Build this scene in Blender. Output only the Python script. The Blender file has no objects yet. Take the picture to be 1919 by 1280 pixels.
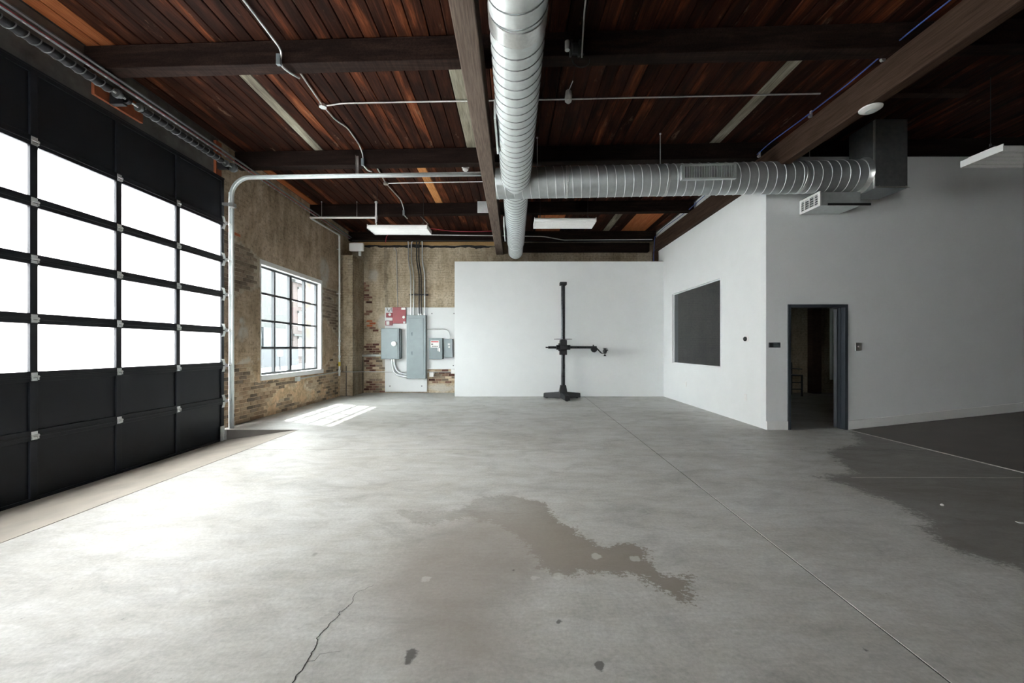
import bpy, math, random
import numpy as np
from mathutils import Vector, Matrix, noise
random.seed(7)
R = math.radians
sc = bpy.context.scene
COL = sc.collection
H = 1.43                      # height of the lens above the concrete floor
# ------------------------------------------------------------------ camera, light, exposure
cam = bpy.data.cameras.new('camera'); cam.lens = 14.0; cam.sensor_width = 36.0
cam.shift_x = -3.5/1919; cam.shift_y = 12/1919
cam.clip_end = 400
co = bpy.data.objects.new('camera', cam); COL.objects.link(co)
co.location = (0, 0, H); co.rotation_euler = (R(90), 0, 0)
sc.camera = co
w = bpy.data.worlds.new('sky'); sc.world = w; w.use_nodes = True
bg = w.node_tree.nodes['Background']
bg.inputs[0].default_value = (0.965, 0.975, 0.975, 1); bg.inputs[1].default_value = 26.0
sun = bpy.data.lights.new('sun', 'SUN'); sun.energy = 17; sun.angle = R(0.6); sun.color = (1, 0.965, 0.91)
so = bpy.data.objects.new('sun', sun); COL.objects.link(so)
sd = Vector((0.9*math.cos(R(52)), -0.436*math.cos(R(52)), -math.sin(R(52))))
so.rotation_euler = sd.to_track_quat('-Z', 'Y').to_euler(); so.location = (-30, 20, 40)
vs = sc.view_settings
vs.view_transform = 'Standard'; vs.look = 'None'; vs.gamma = 1.0; vs.use_curve_mapping = False
vs.exposure = 0.62
sc.cycles.use_denoising = True
sc.cycles.caustics_reflective = False; sc.cycles.caustics_refractive = True
sc.cycles.diffuse_bounces = 5; sc.cycles.sample_clamp_indirect = 0.0

# ------------------------------------------------------------------ materials
def new_mat(name):
    m = bpy.data.materials.new(name); m.use_nodes = True
    nt = m.node_tree; b = nt.nodes['Principled BSDF']
    return m, nt, b
def nd(nt, t, **kw):
    n = nt.nodes.new(t)
    for k, v in kw.items():
        if k.startswith('i_'): n.inputs[int(k[2:]) if k[2:].isdigit() else k[2:]].default_value = v
        else: setattr(n, k, v)
    return n
def ramp(nt, fac, stops):
    r = nt.nodes.new('ShaderNodeValToRGB')
    el = r.color_ramp.elements
    while len(el) < len(stops): el.new(0.5)
    for e, (p, c) in zip(el, stops):
        e.position = p; e.color = (c[0], c[1], c[2], 1) if not isinstance(c, (int, float)) else (c, c, c, 1)
    nt.links.new(fac, r.inputs[0]); return r.outputs[0]
def coords(nt, scale=(1, 1, 1), obj=False, rnd=False):
    if obj:
        t = nt.nodes.new('ShaderNodeTexCoord').outputs['Object']
    else:
        t = nt.nodes.new('ShaderNodeNewGeometry').outputs['Position']
    mp = nt.nodes.new('ShaderNodeMapping'); mp.inputs['Scale'].default_value = scale
    nt.links.new(t, mp.inputs['Vector'])
    if rnd:
        oi = nt.nodes.new('ShaderNodeObjectInfo')
        m = nd(nt, 'ShaderNodeMath', operation='MULTIPLY'); m.inputs[1].default_value = 97.0
        nt.links.new(oi.outputs['Random'], m.inputs[0])
        cx = nt.nodes.new('ShaderNodeCombineXYZ')
        for k in range(3): nt.links.new(m.outputs[0], cx.inputs[k])
        nt.links.new(cx.outputs[0], mp.inputs['Location'])
    return mp.outputs[0]
def noise_tex(nt, vec, scale, detail=5, rough=0.55, dist=0.0):
    n = nt.nodes.new('ShaderNodeTexNoise')
    n.inputs['Scale'].default_value = scale; n.inputs['Detail'].default_value = detail
    n.inputs['Roughness'].default_value = rough; n.inputs['Distortion'].default_value = dist
    nt.links.new(vec, n.inputs['Vector']); return n.outputs['Fac']
def mix(nt, fac, a, b, mode='MIX'):
    m = nt.nodes.new('ShaderNodeMix'); m.data_type = 'RGBA'; m.blend_type = mode
    for s, v in ((m.inputs[0], fac), (m.inputs[6], a), (m.inputs[7], b)):
        if isinstance(v, (int, float)): s.default_value = v
        elif isinstance(v, tuple): s.default_value = (*v[:3], 1)
        else: nt.links.new(v, s)
    return m.outputs[2]
def math_(nt, op, a, b=None, clamp=False):
    m = nd(nt, 'ShaderNodeMath', operation=op); m.use_clamp = clamp
    for k, v in enumerate((a, b)):
        if v is None: continue
        if isinstance(v, (int, float)): m.inputs[k].default_value = v
        else: nt.links.new(v, m.inputs[k])
    return m.outputs[0]
def step(nt, v, lo, hi):
    m = nt.nodes.new('ShaderNodeMapRange'); m.interpolation_type = 'SMOOTHSTEP'
    m.inputs[1].default_value = lo; m.inputs[2].default_value = hi
    nt.links.new(v, m.inputs[0]); return m.outputs[0]
def attr(nt, name):
    a = nt.nodes.new('ShaderNodeAttribute'); a.attribute_name = name; return a.outputs['Fac']
def bump(nt, b, h, strength=0.3, dist=0.01):
    n = nt.nodes.new('ShaderNodeBump'); n.inputs['Strength'].default_value = strength; n.inputs['Distance'].default_value = dist
    nt.links.new(h, n.inputs['Height']); nt.links.new(n.outputs[0], b.inputs['Normal'])
def simple(name, c, rough=0.5, metal=0.0, var=0.12, scale=8.0, spec=0.5, bmp=0.0, rnd=0.0):
    """paint, steel or plastic: a colour with a little uneven tone and roughness"""
    m, nt, b = new_mat(name)
    n = noise_tex(nt, coords(nt), scale, 4)
    lo = tuple(x*(1-var) for x in c); hi = tuple(min(1, x*(1+var)) for x in c)
    col = ramp(nt, n, [(0.3, lo), (0.7, hi)])
    if rnd:
        oi = nt.nodes.new('ShaderNodeObjectInfo')
        f = ramp(nt, oi.outputs['Random'], [(0, 1-rnd), (1, 1+rnd)])
        col = mix(nt, 1.0, col, f, 'MULTIPLY')
    nt.links.new(col, b.inputs['Base Color'])
    r = ramp(nt, n, [(0.2, max(0.05, rough-0.07)), (0.8, min(1, rough+0.07))]); nt.links.new(r, b.inputs['Roughness'])
    b.inputs['Metallic'].default_value = metal
    b.inputs['Specular IOR Level'].default_value = spec
    if bmp: bump(nt, b, noise_tex(nt, coords(nt), scale*6, 3), bmp, 0.004)
    return m

def wood_mat(name, stops, grain=(14, 1.0, 14), rough=0.75, rnd=True, worn=0.0, darken=None):
    m, nt, b = new_mat(name)
    v = coords(nt, grain, obj=True, rnd=rnd)
    g = noise_tex(nt, v, 1.0, 7, 0.65, 0.6)
    v2 = coords(nt, tuple(4.5 if q > 5 else 0.9 for q in grain), obj=True, rnd=rnd)
    p = noise_tex(nt, v2, 1.0, 4, 0.6, 0.8)
    mixv = math_(nt, 'ADD', math_(nt, 'MULTIPLY', g, 0.55), math_(nt, 'MULTIPLY', p, 0.45))
    if rnd:
        oi = nt.nodes.new('ShaderNodeObjectInfo')
        mixv = math_(nt, 'ADD', mixv, math_(nt, 'MULTIPLY', math_(nt, 'SUBTRACT', oi.outputs['Random'], 0.5), 0.17))
    col = ramp(nt, mixv, stops)
    fine = noise_tex(nt, coords(nt, (60, 3, 60), obj=True, rnd=rnd), 1.0, 3, 0.6)
    col = mix(nt, 1.0, col, ramp(nt, fine, [(0.3, 0.62), (0.62, 1.1)]), 'MULTIPLY')
    if worn:
        wv = noise_tex(nt, coords(nt, (6, 1.6, 6), obj=True, rnd=rnd), 1.0, 6, 0.7)
        col = mix(nt, math_(nt, 'MULTIPLY', step(nt, wv, 0.62, 0.72), worn), col, (0.24, 0.165, 0.11))
    nt.links.new(col, b.inputs['Base Color'])
    b.inputs['Roughness'].default_value = rough; b.inputs['Specular IOR Level'].default_value = 0.06
    bump(nt, b, g, 0.35, 0.006)
    return m

M = {}
M['plank'] = wood_mat('ceiling plank', [(0.28, (0.011, 0.0058, 0.0046)), (0.43, (0.026, 0.0105, 0.0072)), (0.55, (0.048, 0.0168, 0.010)), (0.64, (0.12, 0.036, 0.016)), (0.76, (0.26, 0.09, 0.038))], worn=0.5)
M['plank_pale'] = wood_mat('weathered pale plank', [(0.3, (0.09, 0.075, 0.06)), (0.5, (0.28, 0.26, 0.2)), (0.7, (0.42, 0.4, 0.32))], rnd=True)
M['plank_new'] = wood_mat('new fir plank', [(0.3, (0.42, 0.17, 0.06)), (0.5, (0.6, 0.27, 0.1)), (0.7, (0.72, 0.36, 0.15))], rnd=False)
M['plank_orange'] = wood_mat('orange plank', [(0.3, (0.3, 0.09, 0.035)), (0.5, (0.42, 0.14, 0.055)), (0.7, (0.52, 0.2, 0.08))], rnd=False)
M['joist'] = wood_mat('dark joist timber', [(0.3, (0.008, 0.005, 0.0042)), (0.5, (0.018, 0.011, 0.0092)), (0.7, (0.042, 0.025, 0.02))], grain=(1.0, 12, 12))
M['girder'] = wood_mat('brown girder timber', [(0.3, (0.12, 0.09, 0.074)), (0.5, (0.18, 0.14, 0.116)), (0.7, (0.23, 0.18, 0.15))], grain=(10, 0.8, 10), rnd=False)
M['girder_dark'] = wood_mat('dark brown girder timber', [(0.3, (0.036, 0.022, 0.0155)), (0.5, (0.058, 0.036, 0.026)), (0.7, (0.078, 0.05, 0.036))], grain=(10, 0.8, 10), rnd=False)
M['plate_wood'] = wood_mat('yellow plate timber', [(0.3, (0.33, 0.19, 0.075)), (0.5, (0.46, 0.29, 0.13)), (0.7, (0.52, 0.36, 0.18))], grain=(1, 10, 12), rnd=False)
M['door_steel'] = simple('navy black painted steel', (0.010, 0.012, 0.017), 0.45, 0.0, 0.15, 5, 0.3)
M['galv'] = simple('galvanized steel', (0.76, 0.80, 0.80), 0.5, 0.85, 0.07, 14)
M['galv_cross'] = simple('darker galvanized steel', (0.50, 0.53, 0.535), 0.52, 0.85, 0.07, 14)  # darker copy of the galvanized steel, toning down reflected light
M['galv_bright'] = simple('bright zinc steel', (0.72, 0.73, 0.72), 0.33, 0.9, 0.08, 40)
M['seam_bright'] = simple('duct seam highlight', (0.78, 0.8, 0.8), 0.4, 0.3, 0.05, 20)  # pale colour painting the light that the seams catch
M['galv_dark'] = simple('darkened zinc', (0.26, 0.28, 0.285), 0.5, 0.8, 0.15, 14)
M['conduit'] = simple('zinc conduit', (0.66, 0.67, 0.66), 0.38, 0.75, 0.1, 20)
M['steel_dark'] = simple('dark oiled spring steel', (0.05, 0.05, 0.055), 0.4, 0.8, 0.2, 20)
M['white_wall'] = simple('white wall paint', (0.80, 0.82, 0.82), 0.75, 0, 0.015, 3, 0.3, 0.04)
M['white_trim'] = simple('white trim paint', (0.80, 0.81, 0.80), 0.5, 0, 0.02, 6)
M['grey_wall'] = simple('pale grey wall paint', (0.79, 0.815, 0.82), 0.75, 0, 0.02, 2, 0.3, 0.04)
M['white_metal'] = simple('white enamelled metal', (0.84, 0.84, 0.83), 0.35, 0, 0.03, 8)
M['white_plastic'] = simple('white plastic', (0.82, 0.81, 0.79), 0.4, 0, 0.03, 20)
M['lamp_cover'] = simple('prismatic lamp cover', (0.86, 0.87, 0.85), 0.25, 0, 0.03, 40)
M['black'] = simple('black crackle enamel', (0.014, 0.015, 0.017), 0.42, 0.1, 0.2, 30)
M['black_steel'] = simple('blackened steel', (0.03, 0.033, 0.036), 0.3, 0.5, 0.2, 20)
M['frame_black'] = simple('black window steel', (0.018, 0.022, 0.026), 0.4, 0, 0.15, 12)
M['slate'] = simple('slate painted door frame', (0.045, 0.053, 0.064), 0.38, 0, 0.1, 8)
M['panel_grey'] = simple('grey electrical enamel', (0.25, 0.30, 0.31), 0.42, 0.1, 0.07, 5)
M['panel_grey2'] = simple('mid grey electrical enamel', (0.19, 0.23, 0.24), 0.42, 0.1, 0.07, 5)
M['red'] = simple('alarm red enamel', (0.32, 0.035, 0.045), 0.4, 0, 0.08, 8)
M['label_red'] = simple('printed red', (0.5, 0.03, 0.03), 0.5, 0, 0.04, 8)
M['print_dark'] = simple('printed black', (0.02, 0.02, 0.02), 0.6, 0, 0.05, 8)
M['blue_cable'] = simple('blue cable jacket', (0.04, 0.09, 0.36), 0.45, 0, 0.1, 8)
M['red_cable'] = simple('red cable jacket', (0.42, 0.03, 0.06), 0.45, 0, 0.1, 8)
M['yellow'] = simple('yellow tape', (0.72, 0.6, 0.08), 0.5, 0, 0.08, 20)
M['rust'] = simple('red oxide primer', (0.30, 0.085, 0.035), 0.65, 0, 0.25, 9)
M['tar'] = simple('black roof tar', (0.012, 0.012, 0.012), 0.7, 0, 0.3, 30)
M['header'] = simple('sooty concrete header', (0.13, 0.125, 0.115), 0.9, 0, 0.35, 4, 0.2, 0.3)
M['room_dark'] = simple('old dim brick', (0.17, 0.145, 0.12), 0.9, 0, 0.3, 3, 0.2, 0.2)
M['asphalt'] = simple('street paving', (0.42, 0.42, 0.42), 0.9, 0, 0.12, 2)
M['stucco'] = simple('pale stucco', (0.0295, 0.0307, 0.0289), 0.9, 0, 0.06, 1)
M['facade_grey'] = simple('blue grey shutter', (0.0223, 0.0264, 0.0297), 0.6, 0, 0.06, 1)
M['facade_dark'] = simple('grey fence', (0.0171, 0.0195, 0.0223), 0.7, 0, 0.15, 1)
M['red_brick'] = simple('pale red brick', (0.030, 0.0215, 0.019), 0.9, 0, 0.10, 3)  # desaturated to suit the overexposed view outside
M['far_glass'] = simple('far window glass', (0.066, 0.0825, 0.0935), 0.1, 0, 0.1, 2)
M['debris'] = simple('white paper scrap', (0.8, 0.8, 0.78), 0.8)
M['crack'] = simple('crack in the concrete', (0.035, 0.033, 0.03), 1.0)
M['caulk'] = simple('pale joint filler', (0.56, 0.55, 0.5), 0.9)
M['joint'] = simple('dark joint filler', (0.06, 0.058, 0.052), 1.0)

def brick_mat(name, stops):
    m, nt, b = new_mat(name)
    oi = nt.nodes.new('ShaderNodeObjectInfo')
    n = noise_tex(nt, coords(nt), 9, 5, 0.65)
    f = math_(nt, 'ADD', math_(nt, 'MULTIPLY', n, 0.6), math_(nt, 'MULTIPLY', oi.outputs['Random'], 0.4))
    nt.links.new(ramp(nt, f, stops), b.inputs['Base Color'])
    b.inputs['Roughness'].default_value = 0.9; b.inputs['Specular IOR Level'].default_value = 0.15
    bump(nt, b, noise_tex(nt, coords(nt), 40, 4), 0.5, 0.006)
    return m
M['brick_dirty'] = brick_mat('dirty painted brick', [(0.3, (0.16, 0.125, 0.095)), (0.5, (0.26, 0.205, 0.155)), (0.7, (0.36, 0.29, 0.22))])
M['brick_red'] = brick_mat('exposed red brick', [(0.3, (0.08, 0.035, 0.028)), (0.5, (0.16, 0.075, 0.058)), (0.7, (0.30, 0.19, 0.14))])
M['brick_orange'] = brick_mat('bright orange brick', [(0.3, (0.34, 0.09, 0.04)), (0.7, (0.5, 0.17, 0.08))])
M['brick_tan'] = brick_mat('light tan brick', [(0.3, (0.36, 0.25, 0.165)), (0.5, (0.52, 0.39, 0.265)), (0.7, (0.64, 0.52, 0.38))])

def plaster_mat(name, lo, mid, hi, mortar, soot_shade, ghost_amt=0.35):
    """old plaster over brick; vertex attributes say where plaster is left and where pale filler was used"""
    m, nt, b = new_mat(name)
    v = coords(nt)
    a = noise_tex(nt, v, 1.3, 8, 0.68, 0.4)
    s = noise_tex(nt, coords(nt, (5, 5, 0.6)), 1.0, 5, 0.6)
    f = math_(nt, 'ADD', math_(nt, 'MULTIPLY', a, 0.6), math_(nt, 'MULTIPLY', s, 0.4))
    col = ramp(nt, f, [(0.36, lo), (0.48, mid), (0.6, hi)])
    sp = noise_tex(nt, v, 16, 6, 0.75)
    col = mix(nt, 1.0, col, ramp(nt, sp, [(0.34, 0.55), (0.5, 1.0), (0.7, 1.12)]), 'MULTIPLY')
    bt = nt.nodes.new('ShaderNodeTexBrick'); bt.inputs['Scale'].default_value = 1.0
    bt.inputs['Brick Width'].default_value = 0.21; bt.inputs['Row Height'].default_value = 0.075; bt.inputs['Mortar Size'].default_value = 0.007; bt.inputs['Mortar Smooth'].default_value = 0.4
    geo = nt.nodes.new('ShaderNodeNewGeometry'); sx_ = nt.nodes.new('ShaderNodeSeparateXYZ'); nt.links.new(geo.outputs['Position'], sx_.inputs[0])
    cx_ = nt.nodes.new('ShaderNodeCombineXYZ'); nt.links.new(math_(nt, 'ADD', sx_.outputs[0], sx_.outputs[1]), cx_.inputs[0]); nt.links.new(math_(nt, 'ADD', sx_.outputs[2], math_(nt, 'MULTIPLY', math_(nt, 'SUBTRACT', a, 0.5), 0.05)), cx_.inputs[1])
    nt.links.new(cx_.outputs[0], bt.inputs['Vector'])
    ghost = math_(nt, 'MULTIPLY', bt.outputs['Fac'], step(nt, noise_tex(nt, v, 2.2, 4, 0.6), 0.42, 0.62))
    col = mix(nt, math_(nt, 'MULTIPLY', ghost, ghost_amt), col, mix(nt, 1.0, col, (0.5, 0.47, 0.42), 'MULTIPLY'))
    # dark pits
    pit = noise_tex(nt, v, 7, 5, 0.8)
    col = mix(nt, math_(nt, 'MULTIPLY', step(nt, pit, 0.66, 0.72), 0.55), col, (0.05, 0.035, 0.025))
    col = mix(nt, attr(nt, 'plaster'), mix(nt, 1.0, mortar, ramp(nt, sp, [(0.3, 0.6), (0.6, 1.1)]), 'MULTIPLY'), col)
    col = mix(nt, attr(nt, 'pale'), col, mix(nt, sp, (0.42, 0.39, 0.34), (0.62, 0.6, 0.55)))
    col = mix(nt, attr(nt, 'bounce_tint'), col, mix(nt, 1.0, col, (1.55, 1.42, 1.25), 'MULTIPLY'))  # lower wall lightened in colour for light bounced off the sun patch
    col = mix(nt, attr(nt, 'soot_shade'), col, mix(nt, 1.0, col, soot_shade, 'MULTIPLY'))
    nt.links.new(col, b.inputs['Base Color'])
    b.inputs['Roughness'].default_value = 0.92; b.inputs['Specular IOR Level'].default_value = 0.15
    bump(nt, b, math_(nt, 'ADD', sp, math_(nt, 'MULTIPLY', pit, 0.6)), 0.5, 0.015)
    return m
M['plaster_left'] = plaster_mat('old brown plaster', (0.26, 0.20, 0.135), (0.42, 0.325, 0.225), (0.58, 0.46, 0.34), (0.50, 0.43, 0.33), (0.95, 0.96, 0.97))
M['plaster_back'] = plaster_mat('old tan limewash', (0.32, 0.25, 0.165), (0.50, 0.41, 0.29), (0.62, 0.53, 0.40), (0.48, 0.39, 0.28), (0.55, 0.55, 0.55), 0.75)

def concrete_mat():
    m, nt, b = new_mat('worn polished concrete')
    v = coords(nt)
    big = noise_tex(nt, coords(nt, (0.55, 1.0, 1)), 0.9, 6, 0.6, 0.8)
    med = noise_tex(nt, coords(nt, (1.0, 2.2, 1)), 2.6, 7, 0.65, 0.5)
    fine = noise_tex(nt, v, 45, 4, 0.7)
    f = math_(nt, 'ADD', math_(nt, 'MULTIPLY', big, 0.5), math_(nt, 'MULTIPLY', med, 0.5))
    col = ramp(nt, f, [(0.32, (0.42, 0.405, 0.365)), (0.45, (0.51, 0.50, 0.465)), (0.56, (0.575, 0.57, 0.545)), (0.68, (0.62, 0.62, 0.60))])
    blotch = noise_tex(nt, coords(nt, (1.0, 1.3, 1)), 1.7, 9, 0.72, 0.9)
    col = mix(nt, 1.0, col, ramp(nt, blotch, [(0.34, 0.8), (0.5, 1.0), (0.66, 1.07)]), 'MULTIPLY')
    trowel = noise_tex(nt, coords(nt, (1.2, 9, 1)), 2.2, 5, 0.7, 1.5)
    col = mix(nt, 1.0, col, ramp(nt, trowel, [(0.35, 0.93), (0.65, 1.04)]), 'MULTIPLY')
    pits = noise_tex(nt, v, 26, 3, 0.6)
    col = mix(nt, math_(nt, 'MULTIPLY', step(nt, pits, 0.72, 0.76), 0.5), col, (0.14, 0.125, 0.11))
    col = mix(nt, 1.0, col, ramp(nt, fine, [(0.3, 0.82), (0.7, 1.08)]), 'MULTIPLY')
    ragged = noise_tex(nt, v, 6.5, 10, 0.82)
    rag2 = noise_tex(nt, coords(nt, (1, 1.5, 1)), 30, 6, 0.75)
    off = math_(nt, 'ADD', math_(nt, 'MULTIPLY', math_(nt, 'SUBTRACT', ragged, 0.5), 1.15), math_(nt, 'MULTIPLY', math_(nt, 'SUBTRACT', rag2, 0.5), 0.75))
    # worn brown patch without its sealer, crisp ragged edge
    a = attr(nt, 'stain')
    edge = step(nt, math_(nt, 'ADD', a, off), 0.47, 0.53)
    brown = mix(nt, ragged, (0.185, 0.155, 0.122), (0.29, 0.255, 0.21))
    col = mix(nt, math_(nt, 'MULTIPLY', edge, attr(nt, 'stain_depth')), col, brown)
    # pale rim of laitance just outside
    rim = math_(nt, 'MULTIPLY', step(nt, math_(nt, 'ADD', a, off), 0.36, 0.46), math_(nt, 'SUBTRACT', 1.0, edge))
    col = mix(nt, math_(nt, 'MULTIPLY', rim, 0.35), col, (0.55, 0.54, 0.52))
    # soft warm wear
    a2 = attr(nt, 'warm')
    col = mix(nt, math_(nt, 'MULTIPLY', step(nt, math_(nt, 'ADD', a2, math_(nt, 'MULTIPLY', off, 0.45)), 0.2, 0.9), 0.7), col, mix(nt, rag2, (0.25, 0.215, 0.18), (0.37, 0.33, 0.29)))
    # darker sealed zone
    a3 = attr(nt, 'sealed')
    e3 = step(nt, math_(nt, 'ADD', a3, math_(nt, 'MULTIPLY', off, 0.8)), 0.42, 0.6)
    col = mix(nt, math_(nt, 'MULTIPLY', e3, 0.75), col, mix(nt, med, (0.075, 0.067, 0.058), (0.145, 0.132, 0.117)))
    # drips and blots
    sp = noise_tex(nt, v, 3.1, 2, 0.4)
    col = mix(nt, math_(nt, 'MULTIPLY', step(nt, sp, 0.755, 0.775), 0.5), col, (0.16, 0.14, 0.12))
    a4 = attr(nt, 'blot')
    col = mix(nt, math_(nt, 'MULTIPLY', step(nt, math_(nt, 'ADD', a4, math_(nt, 'MULTIPLY', off, 0.5)), 0.45, 0.6), 0.8), col, (0.075, 0.07, 0.065))
    a5 = attr(nt, 'chalk')
    col = mix(nt, math_(nt, 'MULTIPLY', step(nt, math_(nt, 'ADD', a5, math_(nt, 'MULTIPLY', off, 0.5)), 0.45, 0.6), 0.6), col, (0.60, 0.6, 0.57))
    nt.links.new(col, b.inputs['Base Color'])
    rr = ramp(nt, f, [(0.3, 0.56), (0.7, 0.42)])
    rr = mix(nt, edge, rr, (0.75, 0.75, 0.75))
    nt.links.new(rr, b.inputs['Roughness'])
    b.inputs['Specular IOR Level'].default_value = 0.4
    bump(nt, b, math_(nt, 'ADD', fine, math_(nt, 'MULTIPLY', med, 2.0)), 0.12, 0.004)
    return m
M['concrete'] = concrete_mat()
M['ramp_concrete'] = simple('dark concrete', (0.115, 0.105, 0.095), 0.6, 0, 0.2, 3, 0.4, 0.1)
M['drive_concrete'] = simple('warm threshold concrete', (0.44, 0.40, 0.345), 0.7, 0, 0.12, 3, 0.3, 0.1)

def glass_mat(name, tint=(1, 1, 1)):
    m = bpy.data.materials.new(name); m.use_nodes = True; nt = m.node_tree; nt.nodes.clear()
    o = nt.nodes.new('ShaderNodeOutputMaterial')
    t = nt.nodes.new('ShaderNodeBsdfTransparent'); t.inputs[0].default_value = (*tint, 1)
    g = nt.nodes.new('ShaderNodeBsdfGlossy'); g.inputs['Roughness'].default_value = 0.015
    lw = nt.nodes.new('ShaderNodeLayerWeight'); lw.inputs[0].default_value = 0.5
    sch = math_(nt, 'ADD', math_(nt, 'MULTIPLY', math_(nt, 'POWER', lw.outputs['Facing'], 5.0), 0.89), 0.11)
    x = nt.nodes.new('ShaderNodeMixShader')
    nt.links.new(sch, x.inputs[0]); nt.links.new(t.outputs[0], x.inputs[1]); nt.links.new(g.outputs[0], x.inputs[2])
    nt.links.new(x.outputs[0], o.inputs[0]); return m
M['glass'] = glass_mat('window glass', (0.60, 0.65, 0.66))
M['glass_dark'] = glass_mat('tinted studio glass', (0.30, 0.34, 0.335))
def frost_mat():
    m = bpy.data.materials.new('frosted door glazing'); m.use_nodes = True; nt = m.node_tree; nt.nodes.clear()
    o = nt.nodes.new('ShaderNodeOutputMaterial')
    t = nt.nodes.new('ShaderNodeBsdfTranslucent')
    n = noise_tex(nt, coords(nt), 3, 2)
    nt.links.new(ramp(nt, n, [(0.3, (0.86, 0.88, 0.88)), (0.7, (0.9, 0.92, 0.92))]), t.inputs[0])
    g = nt.nodes.new('ShaderNodeBsdfGlossy'); g.inputs['Roughness'].default_value = 0.25
    x = nt.nodes.new('ShaderNodeMixShader'); x.inputs[0].default_value = 0.05
    r = nt.nodes.new('ShaderNodeBsdfRefraction'); r.inputs['Roughness'].default_value = 0.42; r.inputs['IOR'].default_value = 1.7
    r.inputs[0].default_value = (0.9, 0.92, 0.92, 1)
    x2 = nt.nodes.new('ShaderNodeMixShader'); x2.inputs[0].default_value = 0.42
    nt.links.new(t.outputs[0], x2.inputs[1]); nt.links.new(r.outputs[0], x2.inputs[2])
    nt.links.new(x2.outputs[0], x.inputs[1]); nt.links.new(g.outputs[0], x.inputs[2]); nt.links.new(x.outputs[0], o.inputs[0])
    return m
M['frost'] = frost_mat()

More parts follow.
